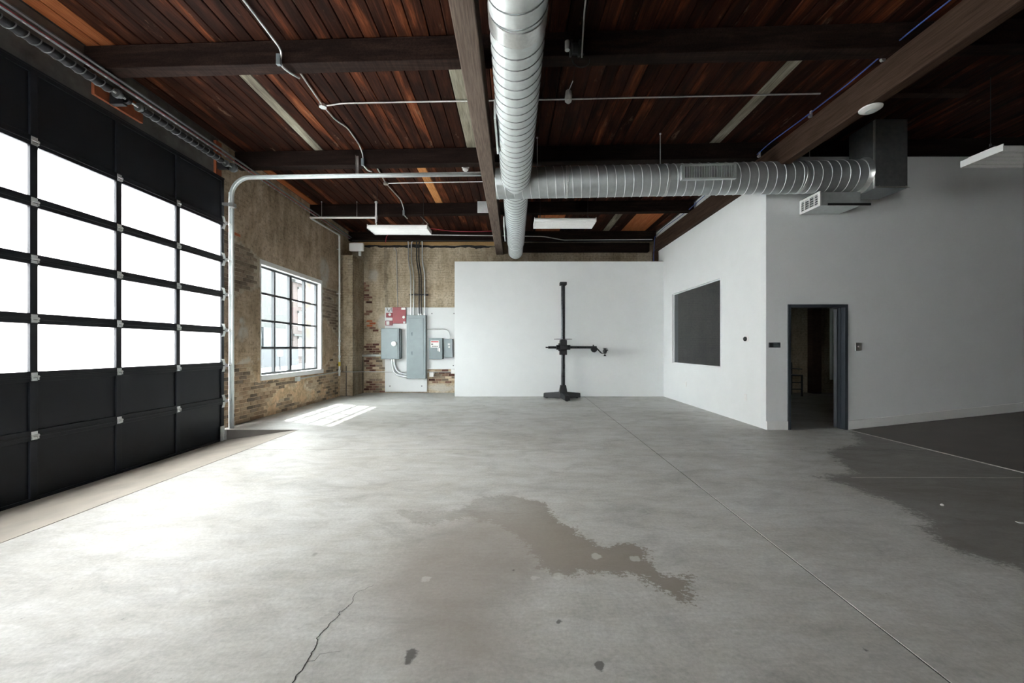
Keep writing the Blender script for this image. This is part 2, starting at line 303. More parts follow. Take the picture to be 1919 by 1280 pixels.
# ------------------------------------------------------------------ builders
def wloc(o):
    v = Vector((0, 0, 0))
    while o is not None: v += o.location; o = o.parent
    return v
def tag(o, label=None, cat=None, group=None, kind=None):
    for k, v in (('label', label), ('category', cat), ('group', group), ('kind', kind)):
        if v: o[k] = v
    return o
def thing(name, label, cat, loc=(0, 0, 0), group=None):
    o = bpy.data.objects.new(name, None); COL.objects.link(o); o.empty_display_size = 0.1
    o.location = loc; return tag(o, label, cat, group)
def structure(name, loc=(0, 0, 0)):
    o = bpy.data.objects.new(name, None); COL.objects.link(o); o.location = loc; o['kind'] = 'structure'; return o
class MB:
    def __init__(s): s.v = []; s.f = []
    def quad(s, a, b, c, d):
        n = len(s.v); s.v += [tuple(a), tuple(b), tuple(c), tuple(d)]; s.f.append((n, n+1, n+2, n+3)); return s
    def hexa(s, p):
        n = len(s.v); s.v += [tuple(q) for q in p]
        for q in ((0, 3, 2, 1), (4, 5, 6, 7), (0, 1, 5, 4), (1, 2, 6, 5), (2, 3, 7, 6), (3, 0, 4, 7)): s.f.append(tuple(n+k for k in q))
        return s
    def box(s, x0, x1, y0, y1, z0, z1):
        return s.hexa([(x0, y0, z0), (x1, y0, z0), (x1, y1, z0), (x0, y1, z0), (x0, y0, z1), (x1, y0, z1), (x1, y1, z1), (x0, y1, z1)])
    def bar(s, p, q, wd, ht, up=(0, 0, 1)):
        p, q = Vector(p), Vector(q); d = (q-p).normalized(); u = Vector(up)
        a = d.cross(u)
        if a.length < 1e-4: a = d.cross(Vector((1, 0, 0)))
        a.normalize(); u = a.cross(d).normalized(); a *= wd/2; u *= ht/2
        return s.hexa([p-a-u, p+a-u, q+a-u, q-a-u, p-a+u, p+a+u, q+a+u, q-a+u])
    def prism(s, poly, ext):
        ext = Vector(ext); n = len(s.v); k = len(poly)
        s.v += [tuple(p) for p in poly] + [tuple(Vector(p)+ext) for p in poly]
        s.f.append(tuple(range(n+k-1, n-1, -1))); s.f.append(tuple(range(n+k, n+2*k)))
        for i in range(k):
            j = (i+1) % k; s.f.append((n+i, n+j, n+k+j, n+k+i))
        return s
    def tube(s, pts, r, n=8, caps=True, radii=None):
        P = [Vector(p) for p in pts]; m = len(P); b = len(s.v)
        t0 = (P[1]-P[0]).normalized()
        u = t0.cross(Vector((0, 0, 1)))
        if u.length < 1e-3: u = t0.cross(Vector((1, 0, 0)))
        u.normalize()
        for i, p in enumerate(P):
            t = ((P[min(i+1, m-1)]-p).normalized() + (p-P[max(i-1, 0)]).normalized())
            t = t.normalized() if t.length > 1e-6 else t0
            u = (u - t*u.dot(t)).normalized(); w_ = t.cross(u)
            rr = radii[i] if radii else r
            for k in range(n):
                an = 2*math.pi*k/n; s.v.append(tuple(p + (u*math.cos(an) + w_*math.sin(an))*rr))
        for i in range(m-1):
            for k in range(n):
                k2 = (k+1) % n; s.f.append((b+i*n+k, b+i*n+k2, b+(i+1)*n+k2, b+(i+1)*n+k))
        if caps:
            s.f.append(tuple(b+k for k in range(n-1, -1, -1))); s.f.append(tuple(b+(m-1)*n+k for k in range(n)))
        return s
    def cyl(s, p, q, r, n=16, r2=None):
        return s.tube([p, q], r, n, True, [r, r if r2 is None else r2])
    def lathe(s, prof, o, axis=(0, 0, 1), n=20):
        ax = Vector(axis).normalized(); pts = [Vector(o)+ax*h for _, h in prof]
        u = ax.cross(Vector((0, 0, 1)))
        if u.length < 1e-3: u = ax.cross(Vector((1, 0, 0)))
        u.normalize(); w_ = ax.cross(u); b = len(s.v); m = len(prof)
        for p, (rr, _) in zip(pts, prof):
            for k in range(n):
                an = 2*math.pi*k/n; s.v.append(tuple(p+(u*math.cos(an)+w_*math.sin(an))*max(rr, 1e-4)))
        for i in range(m-1):
            for k in range(n):
                k2 = (k+1) % n; s.f.append((b+i*n+k, b+i*n+k2, b+(i+1)*n+k2, b+(i+1)*n+k))
        s.f.append(tuple(b+k for k in range(n-1, -1, -1))); s.f.append(tuple(b+(m-1)*n+k for k in range(n)))
        return s
    def mesh(s, name, m, off=Vector((0, 0, 0))):
        me = bpy.data.meshes.new(name)
        me.from_pydata([(x-off.x, y-off.y, z-off.z) for x, y, z in s.v], [], s.f)
        me.materials.append(m if not isinstance(m, str) else M[m]); me.update(); return me
    def build(s, name, m, parent=None, smooth=False, bevel=0.0, loc=None):
        off = wloc(parent) if parent is not None else Vector(loc or (0, 0, 0))
        me = s.mesh(name, m, off)
        if smooth:
            for p in me.polygons: p.use_smooth = True
            me.set_sharp_from_angle(angle=R(40))
        o = bpy.data.objects.new(name, me); COL.objects.link(o)
        if parent is not None: o.parent = parent
        elif loc: o.location = loc
        if bevel:
            b = o.modifiers.new('edge', 'BEVEL'); b.width = bevel; b.segments = 2; b.limit_method = 'ANGLE'; b.angle_limit = R(40)
        return o
def copy_tree(o, parent=None):
    c = o.copy(); COL.objects.link(c); c.parent = parent
    for ch in list(o.children): copy_tree(ch, c)
    return c
def arc(c, r, a0, a1, ax, ay, n=8):
    c, ax, ay = Vector(c), Vector(ax), Vector(ay)
    return [tuple(c+ax*r*math.cos(R(a0+(a1-a0)*k/n))+ay*r*math.sin(R(a0+(a1-a0)*k/n))) for k in range(n+1)]
def rounded(pts, r, n=6):
    """polyline with its corners turned into bends"""
    P = [Vector(p) for p in pts]; out = [tuple(P[0])]
    for i in range(1, len(P)-1):
        a, b, c = P[i-1], P[i], P[i+1]
        d1, d2 = (a-b), (c-b); lim = .92 if len(P) == 3 else .45; k = min(r, d1.length*lim, d2.length*lim)
        s, e = b+d1.normalized()*k, b+d2.normalized()*k
        for j in range(n+1):
            t = j/n; out.append(tuple(s*(1-t)**2 + b*2*t*(1-t) + e*t*t))
    out.append(tuple(P[-1])); return out
def sdist(px, py, poly):
    """signed distance to a polygon, positive inside"""
    poly = np.array(poly, float); d = np.full(px.shape, 1e9); ins = np.zeros(px.shape, bool)
    for i in range(len(poly)):
        a, b = poly[i], poly[(i+1) % len(poly)]; e = b-a
        t = np.clip(((px-a[0])*e[0]+(py-a[1])*e[1])/max(e@e, 1e-9), 0, 1)
        d = np.minimum(d, np.hypot(px-a[0]-t*e[0], py-a[1]-t*e[1]))
        c = (a[1] > py) != (b[1] > py)
        with np.errstate(divide='ignore', invalid='ignore'):
            ins ^= c & (px < (b[0]-a[0])*(py-a[1])/(b[1]-a[1]+1e-12)+a[0])
    return np.where(ins, d, -d)
def fpt(x, y): Y = H*746/(y-652); return ((x-963)/746*Y, Y)      # a point of the flat floor
def soft(d, wd): return np.clip(0.5+d/(2*wd), 0, 1)
def add_attr(me, name, arr):
    a = me.attributes.new(name, 'FLOAT', 'POINT'); a.data.foreach_set('value', np.asarray(arr, np.float32).ravel())

# ------------------------------------------------------------------ floor
XH, XR, YJ = -3.76, 5.85, 5.61          # hinge of the door apron, foot of the ramp, cross joint
seam = lambda y: 1.83+0.0205*y
floor = structure('floor')
MB().box(-5.6, 14, -6, 14, -0.5, -0.26).build('subgrade', 'ramp_concrete', floor)
stain = [fpt(*p) for p in [(742, 952), (790, 962), (838, 960), (875, 950), (890, 938), (933, 926), (977, 933), (1010, 938), (1030, 952), (1043, 972), (1075, 992), (1101, 1010), (1130, 1024), (1167, 1017), (1207, 1030), (1222, 1060), (1247, 1075), (1291, 1080), (1298, 1105), (1290, 1125), (1310, 1140), (1284, 1127), (1247, 1112), (1211, 1090), (1174, 1076), (1120, 1072), (1065, 1076), (1036, 1082), (1010, 1060), (985, 1020), (940, 985), (880, 970), (800, 985), (745, 968)]]
warm = [fpt(*p) for p in [(880, 960), (1000, 975), (1090, 1015), (1190, 1060), (1060, 1075), (1030, 1085), (985, 1105), (960, 1140), (990, 1279), (800, 1279), (760, 1240), (690, 1100), (740, 1040)]]
sealed = [fpt(*p) for p in [(1548, 846), (1580, 872), (1600, 885), (1527, 893), (1585, 908), (1640, 930), (1690, 950), (1735, 975), (1728, 995), (1795, 1035), (1860, 1055), (1919, 1068)]] + [(9, 2), (9, 7.2), (6, 7.2), (5.2, 6.0)]
blots = [(*fpt(771, 1225), 0.035), (*fpt(768, 1236), 0.03), (*fpt(1048, 1165), 0.02), (*fpt(960, 1068), 0.018), (*fpt(1124, 1248), 0.03), (*fpt(1710, 1215), 0.02), (*fpt(1620, 1215), 0.02), (*fpt(915, 1262), 0.02)]
chalk = [(*fpt(798, 1085), 0.035), (*fpt(1003, 1083), 0.03), (*fpt(1046, 1080), 0.04), (*fpt(1117, 1042), 0.04), (*fpt(1190, 1047), 0.04), (*fpt(1355, 1018), 0.05)]
def slab(name, xs, ys, xfun0=None, xfun1=None, depth=0.25):
    nx, ny = len(xs), len(ys)
    X = np.zeros((ny, nx)); Y = np.zeros((ny, nx))
    for j, y in enumerate(ys):
        a = xfun0(y) if xfun0 else xs[0]; b = xfun1(y) if xfun1 else xs[-1]
        t = (np.array(xs)-xs[0])/(xs[-1]-xs[0]); X[j] = a+(b-a)*t; Y[j] = y
    px, py = X.ravel(), Y.ravel()
    v = [(x, y, 0.0) for x, y in zip(px, py)]; f = []
    for j in range(ny-1):
        for i in range(nx-1): f.append((j*nx+i, j*nx+i+1, (j+1)*nx+i+1, (j+1)*nx+i))
    n = len(v)
    rim = [i for i in range(nx)] + [j*nx+nx-1 for j in range(1, ny)] + [(ny-1)*nx+i for i in range(nx-2, -1, -1)] + [j*nx for j in range(ny-2, 0, -1)]
    v += [(v[i][0], v[i][1], -depth) for i in rim]
    for k in range(len(rim)):
        k2 = (k+1) % len(rim); f.append((rim[k], n+k, n+k2, rim[k2]))
    mb = MB(); mb.v = v; mb.f = f
    o = mb.build(name, 'concrete', floor)
    P = np.array([(p[0], p[1]) for p in v]); qx, qy = P[:, 0], P[:, 1]
    add_attr(o.data, 'stain', soft(sdist(qx, qy, stain), 0.2))
    add_attr(o.data, 'stain_depth', np.clip((qx+.55)/1.1, .3, .85))
    add_attr(o.data, 'warm', soft(sdist(qx, qy, warm), 0.35))
    add_attr(o.data, 'sealed', soft(sdist(qx, qy, sealed), 0.35))
    for nm, lst in (('blot', blots), ('chalk', chalk)):
        d = np.full(qx.shape, -1.0)
        for bx, by, br in lst: d = np.maximum(d, br-np.hypot((qx-bx), (qy-by)*0.9))
        add_attr(o.data, nm, soft(d, 0.03))
    return o
def lin(a, b, s): return list(np.linspace(a, b, max(2, int(round((b-a)/s))+1)))
g = 0.006
slab('slab', lin(XH+g, 1.9, 0.04), [-6, -2]+lin(1.2, YJ-g, 0.04), None, lambda y: seam(y)-g)
slab('slab', [-5.17, XH]+lin(XH+0.1, 1.9, 0.5), lin(6.97, 12.7, 0.5), None, lambda y: seam(y)-g)
slab('slab', lin(XH+g, 1.9, 0.5), [YJ+g, 6.2, 6.9655], None, lambda y: seam(y)-g)
slab('slab', lin(1.9, XR, 0.04), [-6, -2]+lin(1.2, YJ-g, 0.04), lambda y: seam(y)+g, None)
slab('slab', lin(1.9, XR, 0.05), lin(YJ+g, 7.5, 0.05)+lin(8, 12.7, 0.5), lambda y: seam(y)+g, None)
slab('slab', lin(XR+0.001, 13, 1), lin(7.02, 12.7, 1.0), None, None)
# apron that falls towards the roller door, and the ramp that climbs at the other side
MB().hexa([(-5.9, -6, -0.5), (XH-g, -6, -0.5), (XH-g, 6.96, -0.5), (-5.9, 6.96, -0.5), (-5.9, -6, -0.30), (XH-g, -6, 0), (XH-g, 6.96, 0), (-5.9, 6.96, -0.30)]).build('door_apron', 'drive_concrete', floor)
MB().hexa([(XR+g, -6, -0.25), (13, -6, -0.25), (13, 6.97, -0.25), (XR+g, 6.97, -0.25), (XR+g, -6, 0), (13, -6, 0.76), (13, 6.97, 0.76), (XR+g, 6.97, 0)]).build('ramp', 'ramp_concrete', floor)  # ramp darkened in colour for facing away from the window light
MB().box(XR-0.025, XR+0.004, -6, 6.95, -0.02, 0.004).build('joint_filler', 'caulk', floor)
MB().prism([(3.72, 4.385, 0.001), (5.60, 4.375, 0.001), (5.60, 4.395, 0.001), (3.72, 4.40, 0.001)], (0, 0, 0.001)).build('joint_filler', 'caulk', floor)
for p in ([(XH-g, -6), (XH+g, -6), (XH+g, 6.95), (XH-g, 6.95)], [(XH, YJ-g), (4.2, YJ-g), (4.2, YJ+g), (XH, YJ+g)], [(seam(-6)-g, -6), (seam(-6)+g, -6), (seam(12)+g, 12), (seam(12)-g, 12)]):
    MB().prism([(x, y, -.03) for x, y in p], (0, 0, .026)).build('joint_filler', 'joint', floor)
MB().box(-5.6, XH-.02, 6.955, 6.968, -.4, -.002).build('curb_face', 'ramp_concrete', floor)  # thin dark slab laid over the end face of the curb
# long crack
cr = [fpt(*p) for p in [(546, 1285), (560, 1262), (575, 1240), (585, 1222), (594, 1205), (596, 1192), (612, 1178), (617, 1168), (634, 1155), (637, 1147), (650, 1138), (662, 1128), (663, 1116), (668, 1110), (684, 1104), (700, 1097)]]
def ribbon(pts, wd, z):
    mb = MB(); n = len(pts)
    for i in range(n-1):
        a, b = Vector((*pts[i], z)), Vector((*pts[i+1], z)); d = (b-a).normalized(); s = Vector((-d.y, d.x, 0))
        w0, w1 = wd*(1-i/n*0.75)/2, wd*(1-(i+1)/n*0.75)/2
        mb.quad(a-s*w0, a+s*w0, b+s*w1, b-s*w1)
    return mb
rnd = random.Random(3)
cr2 = []
for i in range(len(cr)-1):
    for k in range(4):
        t = k/4; cr2.append((cr[i][0]*(1-t)+cr[i+1][0]*t+rnd.uniform(-.006, .006), cr[i][1]*(1-t)+cr[i+1][1]*t+rnd.uniform(-.006, .006)))
cr2.append(cr[-1])
ribbon(cr2, 0.006, 0.0012).build('crack', 'crack', floor)
br = [fpt(*p) for p in [(575, 1240), (590, 1238), (600, 1226), (640, 1220)]]
ribbon(br, 0.003, 0.0012).build('crack', 'crack', floor)

# ------------------------------------------------------------------ masonry walls
def fbm(a, b, s, seed=0, octv=4):
    return noise.fractal(Vector((a*s+seed*17.3, b*s-seed*5.1, seed*3.7)), 1.0, 2.0, octv)
def masonry(name, parent, us, vs_, hole, mask, pos, mat, bounce_tint=0.0):
    """relief sheet of an old wall: plaster stands proud of the bed where it has not fallen off"""
    nu, nv = len(us), len(vs_); v = []; pl = []; pa = []; so_ = []
    for z in vs_:
        for u in us:
            p, pale, soot_shade = mask(u, z)
            d = p*0.012 + 0.004*fbm(u, z, 3, 5, 3) + 0.002*fbm(u, z, 14, 6, 2)
            v.append(pos(u, z, d)); pl.append(p); pa.append(pale); so_.append(soot_shade)
    f = []
    for j in range(nv-1):
        for i in range(nu-1):
            cu, cz = (us[i]+us[i+1])/2, (vs_[j]+vs_[j+1])/2
            if hole and hole[0] < cu < hole[1] and hole[2] < cz < hole[3]: continue
            f.append((j*nu+i, j*nu+i+1, (j+1)*nu+i+1, (j+1)*nu+i))
    mb = MB(); mb.v = v; mb.f = f
    o = mb.build(name, mat, parent, smooth=True)
    add_attr(o.data, 'plaster', pl); add_attr(o.data, 'pale', pa); add_attr(o.data, 'soot_shade', so_); add_attr(o.data, 'bounce_tint', [min(1, max(0, (1.5-q[2])/1.1))*bounce_tint for q in v])
    return o
def inpoly(u, v, poly):
    c = False; n = len(poly)
    for i in range(n):
        a, b = poly[i], poly[(i+1) % n]
        if (a[1] > v) != (b[1] > v) and u < (b[0]-a[0])*(v-a[1])/(b[1]-a[1])+a[0]: c = not c
    return c
WX = -5.17
win = (8.10, 10.72, 0.76, 3.24)
z1 = [(6.8, 2.2), (6.8, 3.62), (7.2, 3.6), (7.55, 3.42), (8.15, 3.24), (8.3, 2.64), (7.95, 2.62), (7.7, 2.5), (7.45, 2.5), (7.25, 2.28)]
z2 = [(6.8, -.3), (6.8, 1.12), (7.3, 1.14), (7.75, 1.02), (8.02, 0.8), (8.12, 0.2), (8.4, 0.1), (8.4, -.3)]
def mask_left(y, z):
    wy, wz = y+0.13*fbm(y, z, 2.2, 1), z+0.13*fbm(y, z, 2.2, 2)
    p = 1.0
    if inpoly(wy, wz, z1) or inpoly(wy, wz, z2): p = 0.0
    elif z < 0.72 and y > 8.0 and fbm(y, z*1.6, 1.5, 3) > -0.08: p = 0.0
    elif y > 10.75 and 0.2 < z < 3.1 and fbm(y, z, 0.9, 4) > -0.15: p = 0.0
    pale = 0.0
    for cy, cz, ry, rz in ((7.55, 1.62, 0.16, 0.2), (7.6, 1.10, 0.24, 0.06), (10.85, 3.45, 0.3, 0.5), (8.0, 1.25, .05, .07), (7.5, 1.9, .1, .08), (10.1, 0.45, .3, .15)):
        q = 1-math.hypot((wy-cy)/ry, (wz-cz)/rz)
        pale = max(pale, min(1, max(0, q*2.5)))
    soot_shade = min(1, max(0, (z-1.8)/1.4))*0.9
    return p, pale*(0.55+0.45*(fbm(y, z, 8, 8) > -0.1)), soot_shade
wl = structure('wall_left')
b = MB()
for y0, y1, z0, z1_ in ((6.95, win[0], -.3, 5.06), (win[0], win[1], -.3, win[2]), (win[0], win[1], win[3], 5.06), (win[1], 13.1, -.3, 5.06)):
    b.box(-5.6, WX-0.012, y0, y1, z0, z1_)
b.box(-5.6, WX-0.012, -6, 2.42, -.4, 5.06)
b.build('masonry', 'room_dark', wl)
ys = sorted(set(lin(6.95, win[0], 0.035)+lin(win[0], win[1], 0.04)+lin(win[1], 12.7, 0.04)))
zs = sorted(set(lin(-0.02, win[2], 0.035)+lin(win[2], win[3], 0.04)+lin(win[3], 5.06, 0.045)))
masonry('plaster', wl, ys, zs, win, mask_left, lambda y, z, d: (WX+d, y, z), 'plaster_left', 1.0)
MB().box(-5.6, WX+0.01, -6, 6.95, 4.34, 5.06).build('door_header', 'header', wl, bevel=0.01)
def place_bricks(parent, u0, u1, z0, z1, mask, make, hole=None, mats=None, limit=300, lim_name='brick'):
    """courses of brick wherever the plaster has gone; alike bricks share their mesh"""
    cand = []
    j = 0; z = z0
    while z < z1:
        u = u0 - (0.105 if j % 2 else 0)
        while u < u1:
            cu, cz = u+0.1, z+0.0325
            if u0-0.02 < u and u+0.2 < u1+0.03 and not (hole and hole[0]-0.02 < u+0.2 and u < hole[1]+0.02 and hole[2]-0.01 < z+0.065 and z < hole[3]+0.01):
                if mask(cu, cz) and mask(u+0.03, cz) and mask(u+0.17, cz): cand.append((cu, cz, j))
            u += 0.21
        z += 0.075; j += 1
    cand.sort(key=lambda c: c[0])
    rr = random.Random(11)
    meshes = {}
    for k, (cu, cz, j) in enumerate(cand):
        m = mats(cu, cz, rr)
        if k < limit:
            key = (m, rr.randrange(4))
            if key not in meshes: meshes[key] = make(key[1], m)
            o = bpy.data.objects.new('brick', meshes[key]); COL.objects.link(o); o.parent = parent
            yield o, cu, cz, rr
def brick_mesh(var, mat, horizontal):
    r = random.Random(var+50); bm = MB()
    l, h, d = 0.1-r.uniform(0, .004), 0.0325-r.uniform(0, .003), 0.011+r.uniform(-.003, .004)
    e = 0.006
    # chamfered block: back ring, front ring, face
    def ring(a, c, dd): return [(-a+r.uniform(-.003, .003), -c+r.uniform(-.002, .002), dd), (a, -c, dd), (a+r.uniform(-.003, .003), c, dd), (-a, c+r.uniform(-.002, .002), dd)]
    rs = ring(l, h, -0.01)+ring(l, h, d-e)+ring(l-e, h-e, d)
    conv = (lambda q: (q[2], q[0], q[1])) if horizontal == 'x' else (lambda q: (q[0], -q[2], q[1]))
    bm.v = [conv(q) for q in rs]
    for k in range(2):
        for i in range(4): bm.f.append((k*4+i, k*4+(i+1) % 4, k*4+4+(i+1) % 4, k*4+4+i))
    bm.f.append((8, 9, 10, 11))
    return bm.mesh('brick', mat)
for o, cu, cz, rr in place_bricks(wl, 6.97, 11.84, 0.005, 3.66, lambda u, z: mask_left(u, z)[0] < 0.5, lambda k, m: brick_mesh(k, m, 'x'), win,
                                  lambda u, z, r: 'brick_dirty' if z > 1.4 else ('brick_tan' if r.random() < 0.7 else 'brick_dirty')):  # lower bricks tan, lightened further for bounced light
    o.location = (WX+rr.uniform(-.004, .004), cu, cz)
# one broken course left bare high beside the door
for k in range(2):
    o = bpy.data.objects.new('brick', brick_mesh(k, 'brick_orange', 'x')); COL.objects.link(o); o.parent = wl; o.location = (WX+0.008, 7.26+0.17*k, 3.55-0.01*k); o.scale = (1, 0.8, 0.9)

WY = 12.70
bz = [[(-4.88, 2.9), (-4.88, 3.55), (-4.62, 3.5), (-4.5, 3.2), (-4.6, 2.85)], [(-4.7, 1.85), (-4.3, 1.85), (-4.3, 2.3), (-4.65, 2.3)], [(-4.85, .65), (-4.1, .65), (-4.15, 1.3), (-4.3, 1.65), (-4.85, 1.6)],
      [(-4.85, 0.0), (-4.05, 0.0), (-4.05, .35), (-4.5, .5), (-4.85, .3)], [(-2.8, .28), (-1.7, .28), (-1.7, .78), (-2.8, .78)], [(-4.8, 2.4), (-4.45, 2.6), (-4.4, 2.8), (-4.75, 2.75)]]
def mask_back(x, z):
    wx, wz = x+0.09*fbm(x, z, 3, 11), z+0.09*fbm(x, z, 3, 12)
    p = 1.0
    if any(inpoly(wx, wz, q) for q in bz): p = 0.0
    pale = 0.0
    for cx, cz, rx, rz in ((-2.3, .16, .55, .14), (-4.15, 2.2, .16, .4), (-4.5, 3.7, .2, .25), (-4.1, 1.0, .1, .25)):
        q = 1-math.hypot((wx-cx)/rx, (wz-cz)/rz); pale = max(pale, min(1, max(0, q*2.2)))
    # darker stripe high up, darker edge by the partition, darker upper pier corner
    soot_shade = 0.0
    if -4.13 < wx < -3.98 and z > 2.7: soot_shade = 0.75
    soot_shade = max(soot_shade, min(1, max(0, (x+1.5)/1.0))*0.9)
    soot_shade = max(soot_shade, min(1, max(0, (-4.45-x)/0.3))*min(1, max(0, (z-2.6)/1.5))*0.8)
    return p, pale*0.8, soot_shade
wb = structure('wall_back')
MB().box(-5.6, 13, WY+0.012, WY+0.4, -.3, 5.06).build('masonry', 'room_dark', wb)
xs = sorted(set(lin(-5.17, -1.6, 0.036)+lin(-1.6, 4.4, 0.1)+lin(4.4, 11.5, 0.15)))
masonry('plaster', wb, xs, lin(-0.02, 5.06, 0.036), None, mask_back, lambda x, z, d: (x, WY-d, z), 'plaster_back')
for o, cu, cz, rr in place_bricks(wb, -4.92, -1.6, 0.005, 3.7, lambda u, z: mask_back(u, z)[0] < 0.5 and not (-4.07 < u < -2.75 and z < 2.7), lambda k, m: brick_mesh(k, m, 'y'), None,
                                  lambda u, z, r: ('brick_orange' if r.random() < .45 else 'brick_red') if (1.85 < z < 2.32) else ('brick_red' if (z > 2.8 or r.random() < 0.4) else ('brick_dirty' if r.random() < .5 else 'brick_tan'))):
    o.location = (cu, WY-rr.uniform(-.004, .003), cz)
# pier in the corner
def mask_pier(u, z):
    return 1.0, 0.0, 0.25+0.35*max(0, fbm(u, z, 1.0, 21))+min(.4, max(0, (z-3)/3))
pier = structure('wall_pier')
MB().box(WX-0.01, -4.80, 11.86, WY, -.02, 4.18).build('masonry', 'room_dark', pier)
masonry('plaster', pier, lin(WX, -4.79, 0.036), lin(-.02, 4.19, .04), None, mask_pier, lambda x, z, d: (x, 11.85-d, z), 'plaster_back')
masonry('plaster', pier, lin(11.84, WY, 0.04), lin(-.02, 4.19, .04), None, lambda u, z: (1, 0, 0.75), lambda y, z, d: (-4.79+d, y, z), 'plaster_back')  # side face darkened in colour, its shading painted in
masonry('plaster', pier, lin(WX, -4.79, 0.05), lin(11.84, WY, .05), None, lambda u, z: (1, 0, .5), lambda x, y, d: (x, y, 4.18+d), 'plaster_back')
# timber plate and tar line on top of the back wall
mb = MB(); rr = random.Random(5)
xx = -4.75; pts_t = []
while xx < -0.55:
    pts_t.append((xx, 4.70+0.035*fbm(xx, 0, 2.5, 31)-0.02*(xx+4.7)/4, 4.64+0.05*fbm(xx, 1, 5, 32)-0.02*(xx+4.7)/4)); xx += 0.05
for a, c in zip(pts_t[:-1], pts_t[1:]):
    mb.hexa([(a[0], WY-.045, a[2]), (c[0], WY-.045, c[2]), (c[0], WY, c[2]), (a[0], WY, a[2]), (a[0], WY-.045, a[1]), (c[0], WY-.045, c[1]), (c[0], WY, c[1]), (a[0], WY, a[1])])
mb.build('tar_seal', 'tar', wb)
MB().box(-4.95, -0.5, WY-.03, WY, 4.69, 4.87).build('wall_plate', 'plate_wood', wb, bevel=.004)

# ------------------------------------------------------------------ white rooms
wc = structure('wall_center')
MB().box(-1.744, 4.41, 11.72, 11.86, 0, 3.975).build('drywall', 'white_wall', wc, bevel=0.004)
wr = structure('wall_right')
IW = (8.50, 11.08, 1.01, 2.92)      # interior window: y0 y1 z0 z1
b = MB()
for y0, y1, z0, z1_ in ((7.11, IW[0], 0, H+2.955), (IW[0], IW[1], 0, IW[2]), (IW[0], IW[1], IW[3], H+2.955), (IW[1], WY, 0, H+2.955)):
    b.box(4.41, 4.57, y0, y1, z0, z1_)
b.box(4.465, 4.57, 7.11, WY, H+2.955, 5.04)
b.build('drywall', 'white_wall', wr)
we = structure('wall_east')
DX0, DX1, DZ = 4.784, 5.83, 2.19
b = MB()
b.box(4.41, DX0+.02, 6.965, 7.11, 0, H+2.955).box(4.465, DX0+.02, 6.965, 7.11, H+2.955, 4.775).box(DX0+.02, DX1-.02, 6.965, 7.11, DZ-.02, 4.775).box(DX1-.02, 13, 6.965, 7.11, 0, 4.775)
b.build('drywall', 'grey_wall', we)
bb = structure('baseboard_right')
MB().box(4.41, DX0-.004, 6.938, 6.966, 0, 0.148).build('board', 'white_trim', bb, bevel=.004)
sl = 0.76/(13-XR)
def zr(x): return (x-XR)*sl
MB().hexa([(DX1+.005, 6.938, zr(DX1)+.005), (12.9, 6.938, zr(12.9)), (12.9, 6.966, zr(12.9)), (DX1+.005, 6.966, zr(DX1)), (DX1+.005, 6.938, .155), (12.9, 6.938, zr(12.9)+.15), (12.9, 6.966, zr(12.9)+.15), (DX1+.005, 6.966, .155)]).build('board', 'white_trim', bb, bevel=.004)
# the rest of the hall behind the lens, plus an added fill window
wf_ = structure('wall_front')
OX0, OX1, OZ0, OZ1 = -4.9, -1.9, 0.9, 4.2
b = MB(); b.box(-5.6, OX0, -6.2, -6, -.4, 5.06).box(OX1, 13.4, -6.2, -6, -.4, 5.06).box(OX0, OX1, -6.2, -6, -.4, OZ0).box(OX0, OX1, -6.2, -6, OZ1, 5.06).build('masonry', 'room_dark', wf_)
w3 = structure('fill_window')  # unseen window added to send fill light onto the walls ahead
b = MB()
for k in range(4): b.box(OX0+k-.03, OX0+k+.03, -6.1, -6.04, OZ0, OZ1)
for k in range(5): b.box(OX0, OX1, -6.1, -6.04, OZ0+(OZ1-OZ0)*k/4-.03, OZ0+(OZ1-OZ0)*k/4+.03)
b.build('frame', 'frame_black', w3)
MB().quad((OX0, -6.07, OZ0), (OX1, -6.07, OZ0), (OX1, -6.07, OZ1), (OX0, -6.07, OZ1)).build('pane', 'frost', w3)
MB().box(13, 13.4, -6, 13.1, -.4, 5.06).build('wall_end', 'room_dark')['kind'] = 'structure'

# interior window
w2 = structure('window_2')
b = MB(); fw = 0.045
for y0, y1, z0, z1_ in ((IW[0]-fw, IW[0], IW[2]-fw, IW[3]+fw), (IW[1], IW[1]+fw, IW[2]-fw, IW[3]+fw), (IW[0], IW[1], IW[3], IW[3]+fw), (IW[0], IW[1], IW[2]-fw, IW[2])):
    b.box(4.402, 4.414, y0, y1, z0, z1_)
b.build('casing', 'white_wall', w2)
b = MB()
for y0, y1, z0, z1_ in ((IW[0], IW[0]+.02, IW[2], IW[3]), (IW[1]-.02, IW[1], IW[2], IW[3]), (IW[0], IW[1], IW[3]-.02, IW[3]), (IW[0], IW[1], IW[2], IW[2]+.02)):
    b.box(4.45, 4.49, y0, y1, z0, z1_)
b.build('stop', 'white_wall', w2)
MB().quad((4.47, IW[0]+.01, IW[2]+.01), (4.47, IW[1]-.01, IW[2]+.01), (4.47, IW[1]-.01, IW[3]-.01), (4.47, IW[0]+.01, IW[3]-.01)).build('pane', 'glass_dark', w2)

